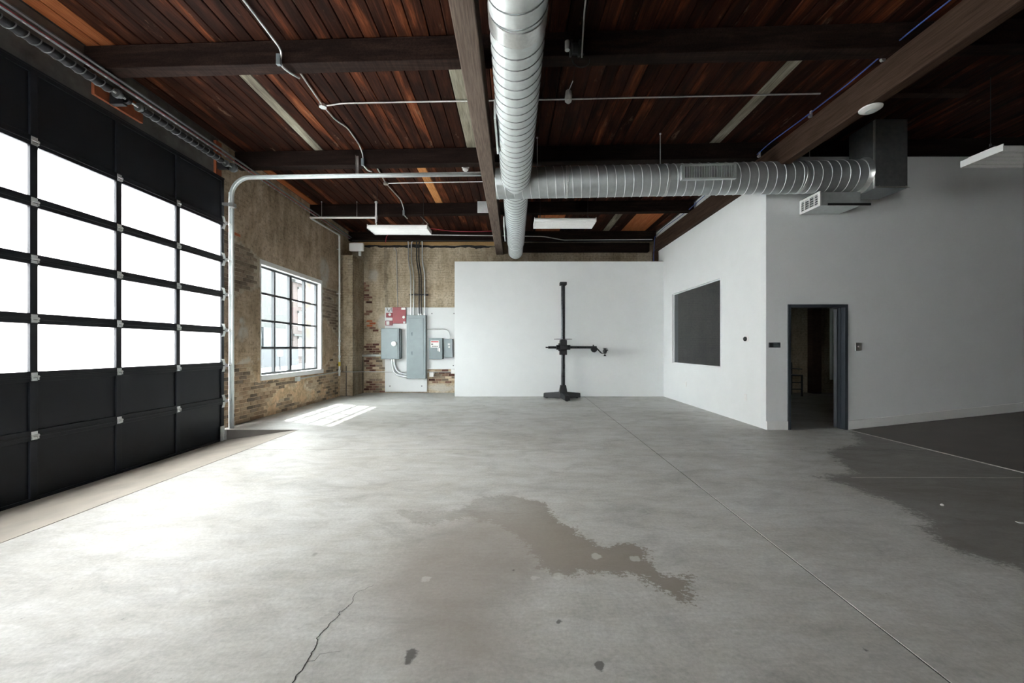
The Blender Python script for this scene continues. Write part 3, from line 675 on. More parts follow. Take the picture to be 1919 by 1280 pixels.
# doorway with its open leaf
d2 = structure('door_2')
b = MB(); jw = 0.052
b.box(DX0, DX0+jw, 6.945, 7.13, 0, DZ).box(DX1-jw, DX1, 6.945, 7.13, 0, DZ).box(DX0+jw, DX1-jw, 6.945, 7.13, DZ-jw, DZ)
b.box(DX0+jw, DX0+jw+.015, 7.03, 7.08, 0, DZ-jw).box(DX1-jw-.015, DX1-jw, 7.03, 7.08, 0, DZ-jw)
b.build('door_frame', 'slate', d2, bevel=.003)
a0 = Vector((DX1-jw-.02, 7.10, 0)); dr = Vector((0.70, 0.72, 0)).normalized(); nn = Vector((-dr.y, dr.x, 0))
leaf = MB()
p0, p1 = a0, a0+dr*0.9
leaf.hexa([p0+Vector((0, 0, .01)), p1+Vector((0, 0, .01)), p1+nn*.045+Vector((0, 0, .01)), p0+nn*.045+Vector((0, 0, .01)), p0+Vector((0, 0, 2.12)), p1+Vector((0, 0, 2.12)), p1+nn*.045+Vector((0, 0, 2.12)), p0+nn*.045+Vector((0, 0, 2.12))])
leaf = leaf.build('door_leaf', 'slate', d2, bevel=.002)
hp = a0+dr*0.84+nn*.045
MB().lathe([(.03, 0), (.03, .008), (.012, .01), (.012, .05), (.001, .05)], hp+Vector((0, 0, 1.0)), nn).build('door_handle', 'black_steel', leaf, smooth=True)

# ------------------------------------------------------------------ window in the brick wall
w1 = structure('window_1')
y0, y1, z0, z1_ = win
b = MB()
b.box(-5.42, WX+.016, y0, y1, z1_-.10, z1_+.0)
b.box(-5.42, WX+.016, y1-.075, y1, z0+.1, z1_-.1).box(-5.42, WX+.016, y0, y0+.03, z0+.1, z1_-.1)
b.build('casing', 'white_trim', w1, bevel=.004)
MB().box(-5.42, WX+.045, y0-.01, y1+.01, z0, z0+.105).build('window_sill', 'white_trim', w1, bevel=.005)
fy0, fy1, fz0, fz1 = y0+.03, y1-.075, z0+.105, z1_-.1
FX = -5.29
ym = (fy0+fy1)/2
for s0, s1 in ((fy0, ym), (ym, fy1)):
    b = MB()
    b.box(FX-.03, FX+.03, s0, s0+.045, fz0, fz1).box(FX-.03, FX+.03, s1-.045, s1, fz0, fz1).box(FX-.03, FX+.03, s0+.045, s1-.045, fz0, fz0+.045).box(FX-.03, FX+.03, s0+.045, s1-.045, fz1-.045, fz1)
    sash = b.build('sash', 'frame_black', w1, bevel=.003)
    mb = MB(); mc = (s0+s1)/2
    mb.box(FX-.032, FX+.032, mc-.023, mc+.023, fz0+.045, fz1-.045).build('muntin', 'frame_black', sash)
    for k in range(1, 4):
        zz = fz0+(fz1-fz0)*k/4
        MB().box(FX-.031, FX+.031, s0+.045, s1-.045, zz-.023, zz+.023).build('muntin', 'frame_black', sash)
    for c in range(2):
        for k in range(4):
            ya, yb = (s0+.045, mc-.02) if c == 0 else (mc+.02, s1-.045)
            za, zb = fz0+(fz1-fz0)*k/4+.02, fz0+(fz1-fz0)*(k+1)/4-.02
            MB().quad((FX, ya-.005, za-.005), (FX, yb+.005, za-.005), (FX, yb+.005, zb+.005), (FX, ya-.005, zb+.005)).build('pane', 'glass', sash)

# ------------------------------------------------------------------ sectional garage door
d1 = structure('door_1')
DXI = -5.06
secz = [-.205, .505, 1.126, 1.74, 2.365, 2.97, 3.61, 4.38]
sty = [6.955, 6.006, 5.105, 4.20, 3.295, 2.39]
hing = MB()     # galvanized hinge: two leaves, knuckle
hing.box(0, .006, -.035, .035, -.06, -.012).box(0, .006, -.035, .035, .012, .06).cyl((.012, -.045, 0), (.012, .045, 0), .012, 8).box(.006, .02, -.04, -.028, -.05, .02).box(.006, .02, .028, .04, -.05, .02)
hinge_me = hing.mesh('hinge', M['galv_bright'])
rol = MB()      # edge bracket with roller
rol.prism([(0, -.06, -.11), (0, .0, -.11), (0, .03, -.03), (0, .03, .03), (0, .0, .11), (0, -.06, .11), (0, -.03, .04), (0, -.03, -.04)], (.006, 0, 0))
rol.box(.006, .05, .012, .018, -.03, .03).cyl((.03, .01, 0), (.03, .10, 0), .008, 8).lathe([(.024, 0), (.024, .02)], (.03, .085, 0), (0, 1, 0), 10)
roller_me = rol.mesh('roller_bracket', M['galv_bright'])
for s in range(7):
    za, zb = secz[s], secz[s+1]
    glazed = 2 <= s <= 5
    sec = bpy.data.objects.new('section', None); COL.objects.link(sec); sec.parent = d1; sec.location = (DXI, 0, za)
    b = MB(); rl = 0.055; t = 0.05
    b.box(DXI-t, DXI, sty[-1], sty[0], za+.001, za+rl).box(DXI-t, DXI, sty[-1], sty[0], zb-rl, zb-.001)
    b.box(DXI+.0005, DXI+.010, sty[-1], sty[0], zb-.014, zb+.006)
    for i, y in enumerate(sty):
        hw = .035
        ya, yb = (y-.06, y) if i == 0 else ((y, y+.06) if i == len(sty)-1 else (y-hw, y+hw))
        b.box(DXI-t, DXI, ya, yb, za+rl, zb-rl)
    b.build('frame', 'door_steel', sec, bevel=.003)
    for i in range(len(sty)-1):
        yb = sty[i]-(.06 if i == 0 else .035); ya = sty[i+1]+(.06 if i == len(sty)-2 else .035)
        if glazed:
            MB().quad((DXI-.03, yb, za+rl), (DXI-.03, ya, za+rl), (DXI-.03, ya, zb-rl), (DXI-.03, yb, zb-rl)).build('pane', 'frost', sec)
        else:
            MB().box(DXI-.045, DXI-.022, ya, yb, za+rl, zb-rl).build('panel', 'door_steel', sec)
    if s < 6:
        for y in sty[1:-1]:
            o = bpy.data.objects.new('hinge', hinge_me); COL.objects.link(o); o.parent = sec; o.location = (0.001, y, zb-za); o.scale = (.9, .8, .72)
    if 0 < s:
        o = bpy.data.objects.new('roller_bracket', roller_me); COL.objects.link(o); o.parent = sec; o.location = (0.001, 6.955, 0.0 if s < 6 else 0)
    if s == 0:
        MB().box(DXI, DXI+.012, 6.86, 6.95, za+.02, za+.28).box(DXI+.012, DXI+.05, 6.93, 6.955, za+.03, za+.2).build('bottom_bracket', 'galv_bright', sec)
        MB().box(DXI-.055, DXI+.01, sty[-1], sty[0], za-.03, za+.004).build('weather_seal', 'tar', sec)
    if s == 6:
        MB().box(DXI, DXI+.1, 6.9, 6.97, za+.30, za+.34).box(DXI+.09, DXI+.17, 6.92, 7.02, za+.28, za+.35).build('top_bracket', 'galv_bright', sec)

# track of the door
tr = thing('door_track', 'galvanized curved roller track rising beside the big glazed door and running under the beams', 'track', (-5.0, 7.05, -.2))
TX, TY = -5.0, 7.06
def sweep(pts, normals, half, prof):
    mb = MB(); n = len(prof); P = [Vector(p) for p in pts]
    for p, nrm in zip(P, normals):
        nv = Vector(nrm)
        for (a, c) in prof: mb.v.append(tuple(p+nv*a+Vector((0, 1, 0))*c))
    for i in range(len(P)-1):
        for k in range(n-1): mb.f.append((i*n+k, i*n+k+1, (i+1)*n+k+1, (i+1)*n+k))
    return mb
path = [(TX, TY, -.2), (TX, TY, 1.5), (TX, TY, 3.0), (TX, TY, 4.12)]; nrms = [(1, 0, 0)]*4
for k in range(1, 13):
    a = R(90*k/12); path.append((TX+.33-.33*math.cos(a), TY, 4.12+.33*math.sin(a))); nrms.append((math.cos(a), 0, -math.sin(a)))
path += [(-3, TY-.06, 4.45), (-.565, TY-.14, 4.45)]; nrms += [(0, 0, -1)]*2
prof = [(-.030, -.022), (-.030, -.028), (-.026, -.03), (-.026, .016), (.0, .02), (.026, .016), (.026, -.03), (.030, -.028), (.030, -.022)]
o = sweep(path, nrms, .03, prof).build('rail', 'galv', tr, smooth=True)
md = o.modifiers.new('sheet', 'SOLIDIFY'); md.thickness = .004
b = MB()
b.box(-5.075, -5.03, TY+.022, TY+.026, -.2, 4.2)
b.build('wall_angle', 'galv_dark', tr)
b = MB(); hx = -2.79
for k in range(12): pass
b.box(hx-.02, hx-.016, 7.06, 7.10, 4.46, 4.85).box(hx-.02, hx+.02, 7.096, 7.10, 4.46, 4.85)
for k in range(10): b.box(hx-.006, hx+.006, 7.092, 7.0965, 4.49+k*.036, 4.505+k*.036)
b.build('hanger_angle', 'galv_bright', tr)

# torsion spring shaft over the door
sp = thing('spring_shaft', 'dark torsion spring shaft with coiled springs above the big glazed door', 'spring shaft', (-4.93, 4, 4.59))
SX, SZ = -4.93, 4.59
MB().cyl((SX, 2.1, SZ), (SX, 7.1, SZ), .014, 10).build('shaft', 'galv', sp, smooth=True)
for ya, yb in ((2.2, 4.86), (5.28, 6.72)):
    s = MB().cyl((SX, ya, SZ), (SX, yb, SZ), .046, 18).build('spring', 'steel_dark', sp, smooth=True)
    n = int((yb-ya)/.105); pts = []
    for k in range(n*14+1):
        a = 2*math.pi*k/14; pts.append((SX+.05*math.cos(a), ya+(yb-ya)*k/(n*14), SZ+.05*math.sin(a)))
    MB().tube(pts, .006, 5).build('coil', 'galv_dark', s, smooth=True)
for yc in (4.93, 5.22, 6.8): MB().lathe([(.055, 0), (.055, .03), (.035, .035), (.035, .07)], (SX, yc, SZ), (0, 1, 0), 14).build('cone', 'galv_dark', sp, smooth=True)
MB().box(WX+.051, SX-.02, 5.04, 5.1, SZ-.07, SZ+.07).lathe([(.05, 0), (.05, .05)], (SX, 5.05, SZ), (0, 1, 0), 14).build('bearing_bracket', 'steel_dark', sp)
MB().box(WX+.056, SX-.02, 6.86, 6.92, SZ-.07, SZ+.07).build('bearing_bracket', 'steel_dark', sp)
MB().lathe([(.07, 0), (.075, .01), (.06, .02), (.06, .05), (.075, .06), (.07, .07)], (SX, 6.95, SZ), (0, 1, 0), 18).build('cable_drum', 'galv_dark', sp, smooth=True)
sb = MB().box(WX+.012, WX+.05, 4.86, 5.50, 4.53, 4.76).build('backing_board', 'rust'); tag(sb, 'rust orange backing board behind the spring bracket over the glazed door', 'board')
sb = MB().box(WX+.012, WX+.055, 6.84, 6.97, 4.36, 5.0).build('jamb_board', 'rust'); tag(sb, 'short rust orange upright board at the far upper corner of the glazed door', 'board')
pa = thing('perforated_angle', 'long pair of perforated steel angle bars running under the ceiling along the garage door wall', 'angle bar', (-4.93, 4, 4.73))
for dx, dz in ((0, 0), (.05, .035)):
    b = MB(); b.box(-4.96+dx, -4.956+dx, 1.5, 12.0, 4.71+dz, 4.75+dz).box(-4.96+dx, -4.92+dx, 1.5, 12.0, 4.71+dz, 4.714+dz)
    b.build('angle', 'galv_dark', pa)
bolt_me = MB().box(-.0075, .0075, -.015, .015, -.0015, .0015).mesh('bolt', M['galv_bright'])
for k in range(40):
    o = bpy.data.objects.new('bolt', bolt_me); COL.objects.link(o); o.parent = pa; o.location = Vector((-4.9375, 3.215+k*.2, 4.708))-pa.location
tag(MB().tube([(-4.925, 1.5, 4.725), (-4.925, 5, 4.722), (-4.925, 8, 4.725), (-4.925, 12, 4.722)], .006, 6).build('alarm_wire', 'red_cable'), 'thin red wire lying in the perforated angle along the garage door wall', 'cable')

# ------------------------------------------------------------------ ceiling
ZC = H+3.63
ceil = structure('ceiling')
MB().box(-5.6, 13.4, -6.2, 13.1, ZC+.035, ZC+.2).build('roof_deck', 'tar', ceil)
MB().box(-5.6, 13.4, -6.2, 1.9, ZC, ZC+.034).build('soffit', 'plank', ceil)
rr = random.Random(2)
plank_me = {}
def plank(x, wd, ya, yb, mat, dz):
    key = (round(wd, 3), round(yb-ya, 2), mat)
    if key not in plank_me:
        b = MB(); hw = wd/2; L = (yb-ya)/2; e = .008
        b.v = [(-hw, -L, .03), (hw, -L, .03), (hw, L, .03), (-hw, L, .03), (-hw, -L, e), (hw, -L, e), (hw, L, e), (-hw, L, e), (-hw+e, -L, 0), (hw-e, -L, 0), (hw-e, L, 0), (-hw+e, L, 0)]
        for k in range(2):
            for i in range(4): b.f.append((k*4+(i+1) % 4, k*4+i, k*4+4+i, k*4+4+(i+1) % 4))
        b.f.append((11, 10, 9, 8)); plank_me[key] = b.mesh('plank', mat)
    o = bpy.data.objects.new('plank', plank_me[key]); COL.objects.link(o); o.parent = ceil
    o.location = (x, (ya+yb)/2, ZC+dz)
JY = [2.0, 4.585, 7.165, 9.88, 12.5]      # joist front faces at x = 0
bays = [(1.9, 4.65, -5.14, 9.4), (4.65, 7.23, -5.14, 9.4), (7.23, 9.95, -5.14, 4.4), (9.95, 12.65, -5.14, 4.4)]
npl = 0
for bi, (ya, yb, xa, xb) in enumerate(bays):
    x = xa
    while x < xb:
        wd = rr.choice([.175, .185, .19, .2])
        xc = x+wd/2; m = 'plank'
        if bi == 0 and -5.14 < xc < -4.78: m = 'plank_orange'
        if bi == 1 and (abs(xc+3.56) < .1 or abs(xc-3.62) < .09): m = 'plank_pale'
        if bi == 1 and abs(xc+.66) < .1: m = 'plank_pale'
        if bi == 2 and abs(xc+1.93) < .1: m = 'plank_new'
        if bi == 2 and xc < -5.0: m = 'plank_orange'
        if bi == 3 and (.72 < xc < 1.36 or 3.36 < xc < 4.0): m = 'plank_orange'
        if bi == 3 and (abs(xc-2.9) < .12): m = 'plank_pale'
        ja = 0 if bi == 0 else -.037*xc; jb = 0 if bi == 3 else -.037*xc
        plank(xc, wd-.007, round(ya+ja, 1)+.03, round(yb+jb, 1)+.03, m, rr.uniform(-.006, .004)); npl += 1
        x += wd
# cross beams: slightly out of square with the hall
ords = ['first', 'second', 'third', 'fourth', 'fifth']
jl = [None, 'dark timber cross beam nearest the lens, spanning over the round duct', 'dark timber cross beam just past the crossing of the two round ducts',
      'dark timber cross beam above the hanging sprinkler pipe', 'dark timber cross beam tight against the back brick wall']
for k in range(1, 5):
    x0_, x1_ = -5.16, (13 if k < 3 else 4.40)
    tn = -.037
    y = JY[k]; b = MB(); wd = .18
    z0_, z1j = H+3.345, ZC-.007
    def yy(x): return y+tn*x
    if k == 4: yy = lambda x: 12.36-.01*x
    xm = -0.45
    for xa, xb in ((x0_, xm), (xm, x1_)):
        part = MB().hexa([(xa, yy(xa), z0_), (xb, yy(xb), z0_), (xb, yy(xb)+wd, z0_), (xa, yy(xa)+wd, z0_), (xa, yy(xa), z1j), (xb, yy(xb), z1j), (xb, yy(xb)+wd, z1j), (xa, yy(xa)+wd, z1j)])
        b.v += []; n = len(b.v); b.v += part.v; b.f += [tuple(n+q for q in f) for f in part.f]
    o = b.build('cross_beam', 'joist', None, bevel=.008, loc=(0, y, z0_)); tag(o, jl[k], 'beam')
o = MB().box(-.56, -.338, -5.9, WY-.02, H+2.96, H+3.344).build('girder', 'girder', None, bevel=.012, loc=(-.45, 3, H+2.96))
tag(o, 'long taupe brown timber girder running beside the round duct to the white partition', 'beam')
o = MB().box(4.31, 4.46, -5.9, 12.3, H+2.96, H+3.343).build('girder', 'girder_dark', None, bevel=.012, loc=(4.4, 3, H+2.96))
tag(o, 'long dark brown timber girder carrying the blue cable and the round white ceiling device', 'beam')
o = MB().box(4.27, 4.40, 12.12, 12.3, 0, H+2.955).build('timber_post', 'girder_dark', None, bevel=.006, loc=(4.33, 12.2, 0))
tag(o, 'dark timber post under the end of the dark girder behind the white partition', 'post')
o = MB().box(.25, 4.26, 12.5, WY-.02, H+3.03, H+3.30).build('wall_ledger', 'joist', None, bevel=.006, loc=(2, 12.6, H+3.03))
tag(o, 'dark timber ledger fixed flat on the back brick wall above the white partition', 'beam')
o = MB().box(5.15, 6.35, 5.55, 5.66, H+3.55, H+3.62).build('batten', 'girder_dark', None, bevel=.004, loc=(5.7, 5.6, H+3.55))
tag(o, 'short brown batten under the ceiling above the square plenum', 'batten')
o = MB().box(-.9, -.565, 9.52, 9.56, H+3.345, ZC-.01).build('tin_patch', 'galv', None, loc=(-.75, 9.55, H+3.35)); o.location.y = 9.86
tag(o, 'grey sheet metal patch on the dark beam beside the taupe girder', 'metal plate')

# ------------------------------------------------------------------ ducts
def helix(p, q, r, pitch, tr_, n=28):
    p, q = Vector(p), Vector(q); ax = (q-p); L = ax.length; ax.normalize()
    u = ax.cross(Vector((0, 0, 1))).normalized(); v = ax.cross(u); k = int(L/pitch*n)
    return [tuple(p+ax*(L*i/k)+(u*math.cos(2*math.pi*i/n)+v*math.sin(2*math.pi*i/n))*r) for i in range(k+1)]
ZD = H+2.83
def duct_run(t, segs, seam_mat='galv_dark', skin='galv'):  # dark default seam colour stands in for the spiral's shadow lines
    for (p, q, r0, r1) in segs:
        o = MB().tube([p, q], r0, 48, True, [r0, r1]).build('duct_section', skin, t, smooth=True)
        if abs(r0-r1) < .02: MB().tube(helix(p, q, r0+.001, .142, .003), .0062, 6).build('spiral_seam', seam_mat, o, smooth=True)
md_ = thing('round_duct', 'long round spiral duct running overhead towards the white partition', 'duct', (.03, 3, ZD))
duct_run(md_, [((.033, -.6, ZD+.28), (.033, 3.30, ZD), .245, .245), ((.033, 3.40, ZD), (.033, 6.62, ZD), .245, .245), ((.033, 6.6, ZD), (.045, 10.6, ZD-.01), .228, .228), ((.045, 10.6, ZD-.01), (.05, 11.68, ZD-.02), .206, .206)])
MB().lathe([(.247, -.085), (.252, -.08), (.252, .08), (.247, .085)], (.033, 3.36, ZD), (0, 1, 0), 48).build('coupling', 'galv_bright', md_, smooth=True)
for yc in (4.7, 8.9): 
    b = MB(); yl = .85 if yc < 6 else 1.2
    b.box(-.235, -.212, yc, yc+yl, ZD-.13, ZD+.11)
    for k in range(int(yl/.04)-1): b.box(-.238, -.234, yc+.03+k*.04, yc+.036+k*.04, ZD-.11, ZD+.09)
    b.build('side_register', 'galv', md_)
cd = thing('round_duct', 'round spiral duct crossing the hall from the long duct to the square plenum', 'duct', (3, 6.7, ZD))
c0, c1 = Vector((-.30, 6.865, ZD)), Vector((5.70, 6.57, ZD))
duct_run(cd, [(c0, c1, .252, .252)], 'seam_bright', 'galv_cross')
dirc = (c1-c0).normalized()
for t in (.2, .475, .84):
    p = c0+dirc*(6.0*t); MB().lathe([(.253, -.022), (.258, -.018), (.258, .018), (.253, .022)], p, dirc, 48).build('coupling', 'galv_bright', cd, smooth=True)
b = MB(); gx0, gx1 = 2.71, 3.57
gy = lambda x: 6.85-.0492*x-.262
def gb(xa, xb, za, zb, d0, d1): b.hexa([(xa, gy(xa)-d1, za), (xb, gy(xb)-d1, za), (xb, gy(xb)-d0, za), (xa, gy(xa)-d0, za), (xa, gy(xa)-d1, zb), (xb, gy(xb)-d1, zb), (xb, gy(xb)-d0, zb), (xa, gy(xa)-d0, zb)])
zg0, zg1 = ZD-.11, ZD+.13
gb(gx0, gx1, zg0, zg0+.025, -.08, .03); gb(gx0, gx1, zg1-.025, zg1, -.08, .03); gb(gx0, gx0+.04, zg0+.025, zg1-.025, -.08, .03); gb(gx1-.04, gx1, zg0+.025, zg1-.025, -.08, .03)
gr = b.build('supply_grille', 'galv', cd)
b = MB(); gb(gx0+.04, gx1-.04, zg0+.025, zg1-.025, -.02, .006); b.build('grille_throat', 'tar', gr)
nsl = 30
for k in range(nsl):
    b = MB(); xx = gx0+.05+(gx1-gx0-.1)*k/(nsl-1); gb(xx-.005, xx+.005, zg0+.025, zg1-.025, .004, .026); b.build('slat', 'galv', gr)
pl = thing('duct_plenum', 'tall square sheet metal plenum where the crossing duct ends', 'duct box', (5.97, 6.55, H+2.53))
P0, P1, Q0, Q1 = 5.72, 6.23, 6.30, 6.80
MB().box(P0, P1, Q0, Q1, H+2.53, ZC-.01).build('body', 'galv_dark', pl, bevel=.006)  # darker zinc so the front looks shaded despite the fill light
b = MB(); b.box(P0-.012, P0+.0, Q0-.0, Q0+.03, H+2.53, ZC-.02).box(P0, P1, Q0-.01, Q0, H+2.53, H+2.555).box(P0-.01, P1+.03, Q0-.012, Q0, H+2.53, H+2.536)
for xx in (5.78, 6.2): b.lathe([(.012, 0), (.008, .008)], (xx, Q0-.002, H+2.56), (0, -1, 0), 8)
b.build('seam_flange', 'galv_bright', pl)
MB().lathe([(.29, 0), (.275, .02), (.255, .06)], (P0, 6.569, ZD), (-1, .05, 0), 40).build('collar', 'galv_bright', pl, smooth=True)
# return box with its white grille
rb = thing('return_box', 'galvanized box with a white louvred grille hanging below the crossing duct', 'duct box', (5.3, 6.6, H+2.38))
B0, B1, Y0, Y1 = 4.97, 5.66, 6.50, 6.93
B0 = 4.98
zb0, zb1 = H+2.325, H+2.545
MB().box(B0+.02, B1, Y0-.0, Y1, zb0, zb1).build('body', 'galv', rb, bevel=.004)
MB().box(B0+.14, B1+.16, Y0-.012, Y0-.002, zb0+.0, zb0+.035).build('flange', 'tar', rb)
b = MB(); f_ = .028
b.box(B0, B0+.02, Y0-.02, Y1+.01, zb0-.01, zb0+f_).box(B0, B0+.02, Y0-.02, Y1+.01, zb1-f_, zb1+.01).box(B0, B0+.02, Y0-.02, Y0+f_, zb0+f_, zb1-f_).box(B0, B0+.02, Y1-f_, Y1+.01, zb0+f_, zb1-f_)
gf = b.build('grille', 'white_metal', rb)
for k in range(1, 4):
    yv = Y0+(Y1-Y0)*k/4; MB().box(B0-.002, B0+.016, yv-.01, yv+.01, zb0+f_, zb1-f_).build('bar', 'white_metal', gf)
for k in range(6):
    zv = zb0+f_+.01+k*.038
    MB().hexa([(B0+.004, Y0+f_, zv), (B0+.018, Y0+f_, zv+.018), (B0+.018, Y1-f_, zv+.018), (B0+.004, Y1-f_, zv), (B0+.004, Y0+f_, zv+.004), (B0+.018, Y0+f_, zv+.022), (B0+.018, Y1-f_, zv+.022), (B0+.004, Y1-f_, zv+.004)]).build('slat', 'black_steel', gf)
hang = [(2.47, 6.72, H+3.09, ZC), (.40, 6.84, H+3.09, ZC), (4.9, 6.6, H+3.09, ZC)]
hl = ['steel hanger rod holding the crossing duct near its middle', 'steel hanger rod holding the crossing duct beside the long duct', 'steel hanger rod holding the crossing duct near the plenum']
for (x, y, za, zb), l in zip(hang, hl):
    tag(MB().cyl((x, y, za-.012), (x, y, zb-.005), .006, 6).lathe([(.016, 0), (.016, .02)], (x, y, zb-.03), (0, 0, 1), 8).build('hanger_rod', 'galv', None, loc=(x, y, za)), l, 'rod')

# ------------------------------------------------------------------ strip lights on cables
def strip_light():
    t = thing('strip_light', 'x', 'light', (0, 0, 0))
    L, D = .62, .235
    b = MB()
    # shallow housing: sloped long sides, end plates
    b.prism([(-L, -D, .0), (-L, D, .0), (-L, D-.03, .055), (-L, D-.1, .075), (-L, -D+.1, .075), (-L, -D+.03, .055)], (2*L, 0, 0))
    b.build('housing', 'white_metal', t, bevel=.004)
    b = MB(); b.box(-L-.012, -L, -D-.01, D+.01, -.03, .06).build('end_plate', 'white_metal', t, bevel=.003)
    MB().box(L, L+.012, -D-.01, D+.01, -.03, .06).build('end_plate', 'white_metal', t, bevel=.003)
    MB().box(-L, L, -D-.006, -D+.012, -.03, .02).build('side_rail', 'white_metal', t)
    MB().box(-L, L, D-.012, D+.006, -.03, .02).build('side_rail', 'white_metal', t)
    for k in range(4):
        yc = -D+.07+k*.11
        MB().cyl((-L+.01, yc, -.012), (L-.01, yc, -.012), .013, 10).build('tube', 'lamp_cover', t, smooth=True)
    for k in range(3):
        yc = -D+.125+k*.11
        MB().prism([(-L, yc-.022, -.004), (-L, yc, -.03), (-L, yc+.022, -.004)], (2*L, 0, 0)).build('reflector', 'white_metal', t)
    for x in (-L+.12, L-.12):
        c = MB()
        c.cyl((x, 0, .16), (x, 0, 1.07), .0035, 6).cyl((x, 0, .16), (x, -D+.06, .07), .003, 5).cyl((x, 0, .16), (x, D-.06, .07), .003, 5).lathe([(.012, 0), (.012, .03)], (x, 0, .15), (0, 0, 1), 8)
        c.build('hanger_cable', 'steel_dark', t)
    return t
l1 = strip_light()
LP = [((-2.46, 8.62, H+2.545), 'white strip light hanging in front of the conduits of the electrical panel'),
      ((1.05, 8.35, H+2.60), 'white strip light hanging between the long duct and the white side room'),
      ((6.88, 5.33, H+2.55), 'white strip light hanging over the dark ramp by the pale grey wall')]
for i, (p, l) in enumerate(LP):
    o = l1 if i == 0 else copy_tree(l1)
    o.location = p; o['label'] = l; o['group'] = 'hanging strip lights'

# ------------------------------------------------------------------ conduits and pipes
def pipe(name, label, cat, pts, r, mat='conduit', rad=.1, n=8, parent=None):
    o = MB().tube(rounded(pts, rad) if len(pts) > 2 else pts, r, n).build(name, mat, parent, smooth=True, loc=None if parent else pts[0])
    return o if parent else tag(o, label, cat)
zc = ZC-.028; zj = H+3.345-.02
cc = thing('ceiling_conduit', 'zinc conduit with boxes looping under the dark cross beams along the plank ceiling', 'conduit', (-2.8, 6, zc))
X = -2.8
j1, j2, j3 = [JY[k]+.037*2.8 for k in (1, 2, 3)]
pipe('tube', '', '', [(X+.02, 2.2, zc), (X, j1-.30, zc), (X+.10, j1-.05, zc-.14), (X+.06, j1-.03, zj-.01), (X+.1, j1+.10, zj-.015), (X+.14, j1+.25, zj+.02)], .0125, rad=.14, parent=cc)
pipe('tube', '', '', [(X+.02, j1+.22, zc), (X-.04, 5.9, zc), (X-.02, 6.3, zc), (X+.08, 6.5, zc), (X+.06, j2-.2, zc), (X+.06, j2-.03, zc-.1), (X+.06, j2-.03, zj+.0), (X+.08, j2+.15, zj-.02), (X+.12, j2+.24, zj)], .0125, rad=.12, parent=cc)
pipe('tube', '', '', [(X+.1, j2+.24, zc), (X+.0, 8.7, zc), (X+.05, j3-.3, zc), (X+.05, j3-.03, zc-.12), (X+.05, j3-.03, zj), (X+.08, j3+.2, zj-.02)], .0125, rad=.12, parent=cc)
pipe('tube', '', '', [(X+.2, j3+.3, zc), (X+.3, 11.6, zc)], .0125, parent=cc)
for (x, y, z) in ((X+.06, j1-.045, zj+.03), (X+.06, j2-.045, zj+.04), (X+.05, j3-.045, zj+.04)):
    MB().box(x-.026, x+.026, y-.02, y+.02, z-.06, z+.07).build('elbow_box', 'panel_grey2', cc, bevel=.008)
for (x, y) in ((X-.04, 5.92), (X+.0, 8.72)):
    MB().lathe([(.055, 0), (.055, .04), (.045, .05)], (x, y, ZC-.055), (0, 0, 1), 8).build('junction_box', 'galv_bright', cc)
tn = -.037
pipe('branch_conduit', 'thin zinc conduit crossing the whole plank ceiling past the girder and the long duct', 'conduit', [(X+.02, 5.92, zc), (X+.3, 5.86, zc), (.4, 5.78, zc), (4.34, 5.64, zc)], .011)
pipe('branch_conduit', 'thin zinc conduit branching across the ceiling past the bright new plank', 'conduit', [(X+.05, 8.72, zc), (X+.3, 8.70, zc), (-.57, 8.62, zc)], .011)
# sprinkler branch
spk = thing('sprinkler_pipe', 'grey sprinkler pipe with drop hung across below the third dark beam', 'pipe', (-4.2, 9.84, H+3.22))
pipe('tube', '', '', [(-5.04, 9.84, H+3.22), (-3.40, 9.84, H+3.22)], .024, 'white_plastic', parent=spk)
MB().cyl((-3.40, 9.84, H+3.08), (-3.40, 9.84, ZC-.01), .026, 12).lathe([(.042, 0), (.042, .03)], (-3.4, 9.84, ZC-.05), (0, 0, 1), 12).lathe([(.036, 0), (.036, .08)], (-3.4, 9.84, H+3.18), (0, 0, 1), 12).lathe([(.008, 0), (.03, .004), (.03, .01), (.014, .02), (.02, .06), (.028, .08)], (-3.4, 9.84, H+3.02), (0, 0, 1), 12).build('drop', 'white_plastic', spk, smooth=True)
for x in (-4.75, -3.88):
    MB().cyl((x, 9.84, H+3.22), (x, 9.84, ZC-.008), .005, 6).lathe([(.02, 0), (.012, .02)], (x, 9.84, ZC-.03), (0, 0, 1), 8).build('hanger_rod', 'galv', spk)
rp = thing('riser_pipe', 'grey riser pipe with a yellow tape band standing in the brick corner', 'pipe', (-5.09, 11.6, .61))
pipe('tube', '', '', [(-5.09, 10.0, H+3.25), (-5.09, 11.62, H+3.29), (-5.09, 11.62, 2.0), (-5.09, 11.62, .61)], .026, 'galv', rad=.06, parent=rp)
MB().cyl((-5.09, 11.62, .90), (-5.09, 11.62, 1.02), .03, 12).build('tape', 'yellow', rp, smooth=True)
for z in (.72, 1.15, 1.6): MB().lathe([(.036, 0), (.036, .06)], (-5.09, 11.62, z), (0, 0, 1), 12).build('coupling', 'galv', rp, smooth=True)
for z in (1.5, 3.0, 4.3): MB().box(WX, -5.06, 11.6, 11.64, z, z+.02).build('strap', 'galv', rp)
wcx = thing('steel_conduit', 'zinc conduit with a small box running under the steel window', 'conduit', (-5.12, 9.46, .70))
pipe('tube', '', '', [(-5.125, 9.5, .695), (-5.125, 11.58, .735)], .015, parent=wcx)
MB().box(WX+.005, -5.09, 9.38, 9.50, .64, .75).build('outlet_box', 'galv', wcx, bevel=.008)
bc = thing('steel_conduit', 'thin zinc conduit running low from the corner pier past the electrical board', 'conduit', (-4.5, 12.6, .67))
